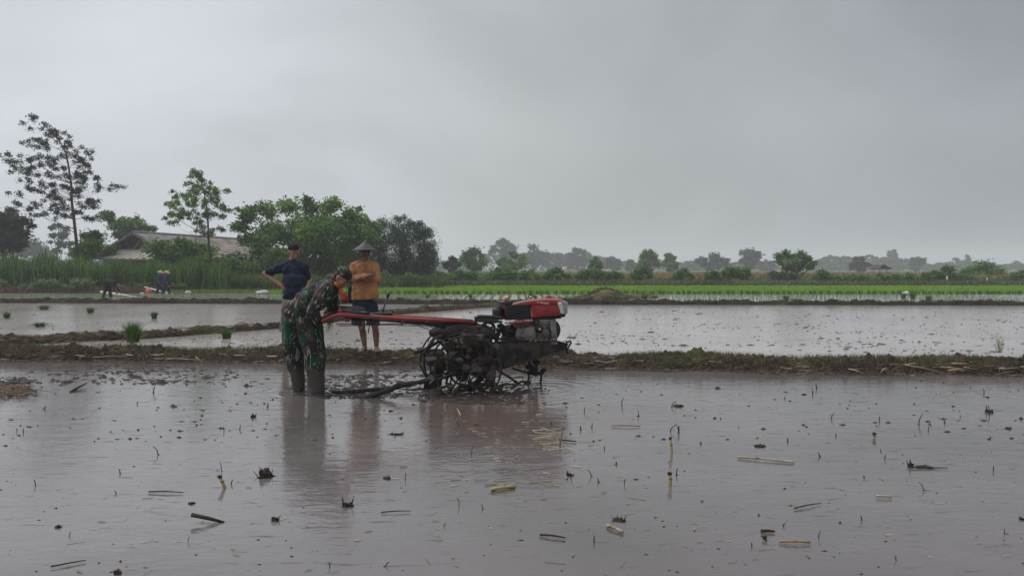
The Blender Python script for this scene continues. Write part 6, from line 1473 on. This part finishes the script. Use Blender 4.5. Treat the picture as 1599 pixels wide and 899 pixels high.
P = np.array([tuple(gp(R.gauss(12, 22), R.uniform(600, 616), .02 + R.random() * .03)) for i in range(260)]); litter('plant_litter', P, .04, .14, .06, M_brownbit, 'brown stalk scraps on the churned heap at left edge', .25)
g_ = gp(860, 690); P = np.array([[g_.x + R.gauss(0, .10), g_.y + R.gauss(0, .22), .006 + R.random() * .015] for i in range(46)]); litter('straw_litter', P, .05, .2, .03, M_straw, 'tangle of pale straw floating right of the tractor reflection', .08)

# pale stalks lying on the right part of the nearest bund
def bstick(px0, py0, px1, py1, Y, rpx, m, label):
    a = at(px0, py0, Y); b = at(px1, py1, Y - .05); r = rpx * .6 * Y / F; mid = a.lerp(b, .5) + Vector((0, 0, r * 1.5))
    o = MB().tube([a, mid, b], [r, r, r * .7], 8).build('dry_stalk', m, None, True, a); tag(o, label, 'dry stalk', 'dry stalks lying on the nearest bund')
bstick(1414, 570, 1472, 582, 10.72, 1.6, M_straw, 'long grey brown stalk slanting down the right bund')
bstick(1468, 572.5, 1528, 581, 10.7, 1.8, M_straw, 'second long stalk, further right on the bund')
bstick(1480, 578.5, 1508, 580, 10.64, 2.6, M_yel, 'thick yellowish stalk lying at the foot of the right bund')
bstick(1325, 576, 1348, 584, 10.66, 2.2, M_pale, 'pale stalk on the bund right of centre, pointing down')
bstick(1375, 583, 1383, 575, 10.62, 2.0, M_pale, 'short pale stalk leaning up on the bund')
bstick(1415, 588, 1434, 587, 10.5, 1.8, M_pale, 'white stalk piece at the waterline of the right bund')
bstick(1270, 586, 1330, 588, 10.6, 1.3, M_pale, 'long pale stalk along the waterline under the bund')
bstick(921, 575, 960, 564, 11.4, 1.6, M_straw, 'stalk slanting up on the bund just right of the tractor')
bstick(1000, 578, 1058, 577, 11.25, 1.5, M_pale, 'pale stalk at the foot of the bund below its grassy hump')
bstick(960, 570, 1012, 567, 11.4, 1.3, M_straw, 'straight stalk on the flank of the bund right of tractor')
bstick(1130, 582, 1178, 583, 11.0, 1.3, M_pale, 'thin pale stalk at the waterline in the bund middle')
bstick(1180, 573, 1210, 569, 11.1, 1.2, M_straw, 'thin stalk sticking from the bund between grass humps')
bstick(140, 558, 205, 557, 12.15, 1.4, M_straw, 'brown stalk along the bund left of the large seedling bundle')
bstick(240, 560, 318, 562, 12.0, 1.3, M_pale, 'pale stalk along the waterline right of the large seedling bundle')
bstick(305, 557, 316, 566, 12.0, 1.3, M_pale, 'short forked looking pale stalk on the left bund')
bstick(0, 561, 26, 563, 12.2, 1.3, M_pale, 'pale stalk at the left end of the bund waterline')
bstick(1590, 574, 1560, 578, 10.6, 1.3, M_straw, 'last stalk at the right end of the bund')

# ------------------------------------------------------------------ misty air
M_haze = bpy.data.materials.new('mist'); M_haze.use_nodes = True; t = M_haze.node_tree; t.nodes.clear()
o_ = t.nodes.new('ShaderNodeOutputMaterial'); v_ = t.nodes.new('ShaderNodeVolumePrincipled'); v_.inputs['Color'].default_value = (.93, .95, .97, 1); v_.inputs['Density'].default_value = HAZE; v_.inputs['Anisotropy'].default_value = 0.0
t.links.new(v_.outputs[0], o_.inputs['Volume'])
hz_o = MB().box((0, 690, 14), (3200, 1560, 30.2)).build('haze', M_haze); hz_o['kind'] = 'stuff'; hz_o['label'] = 'grey rain mist lying over the fields'
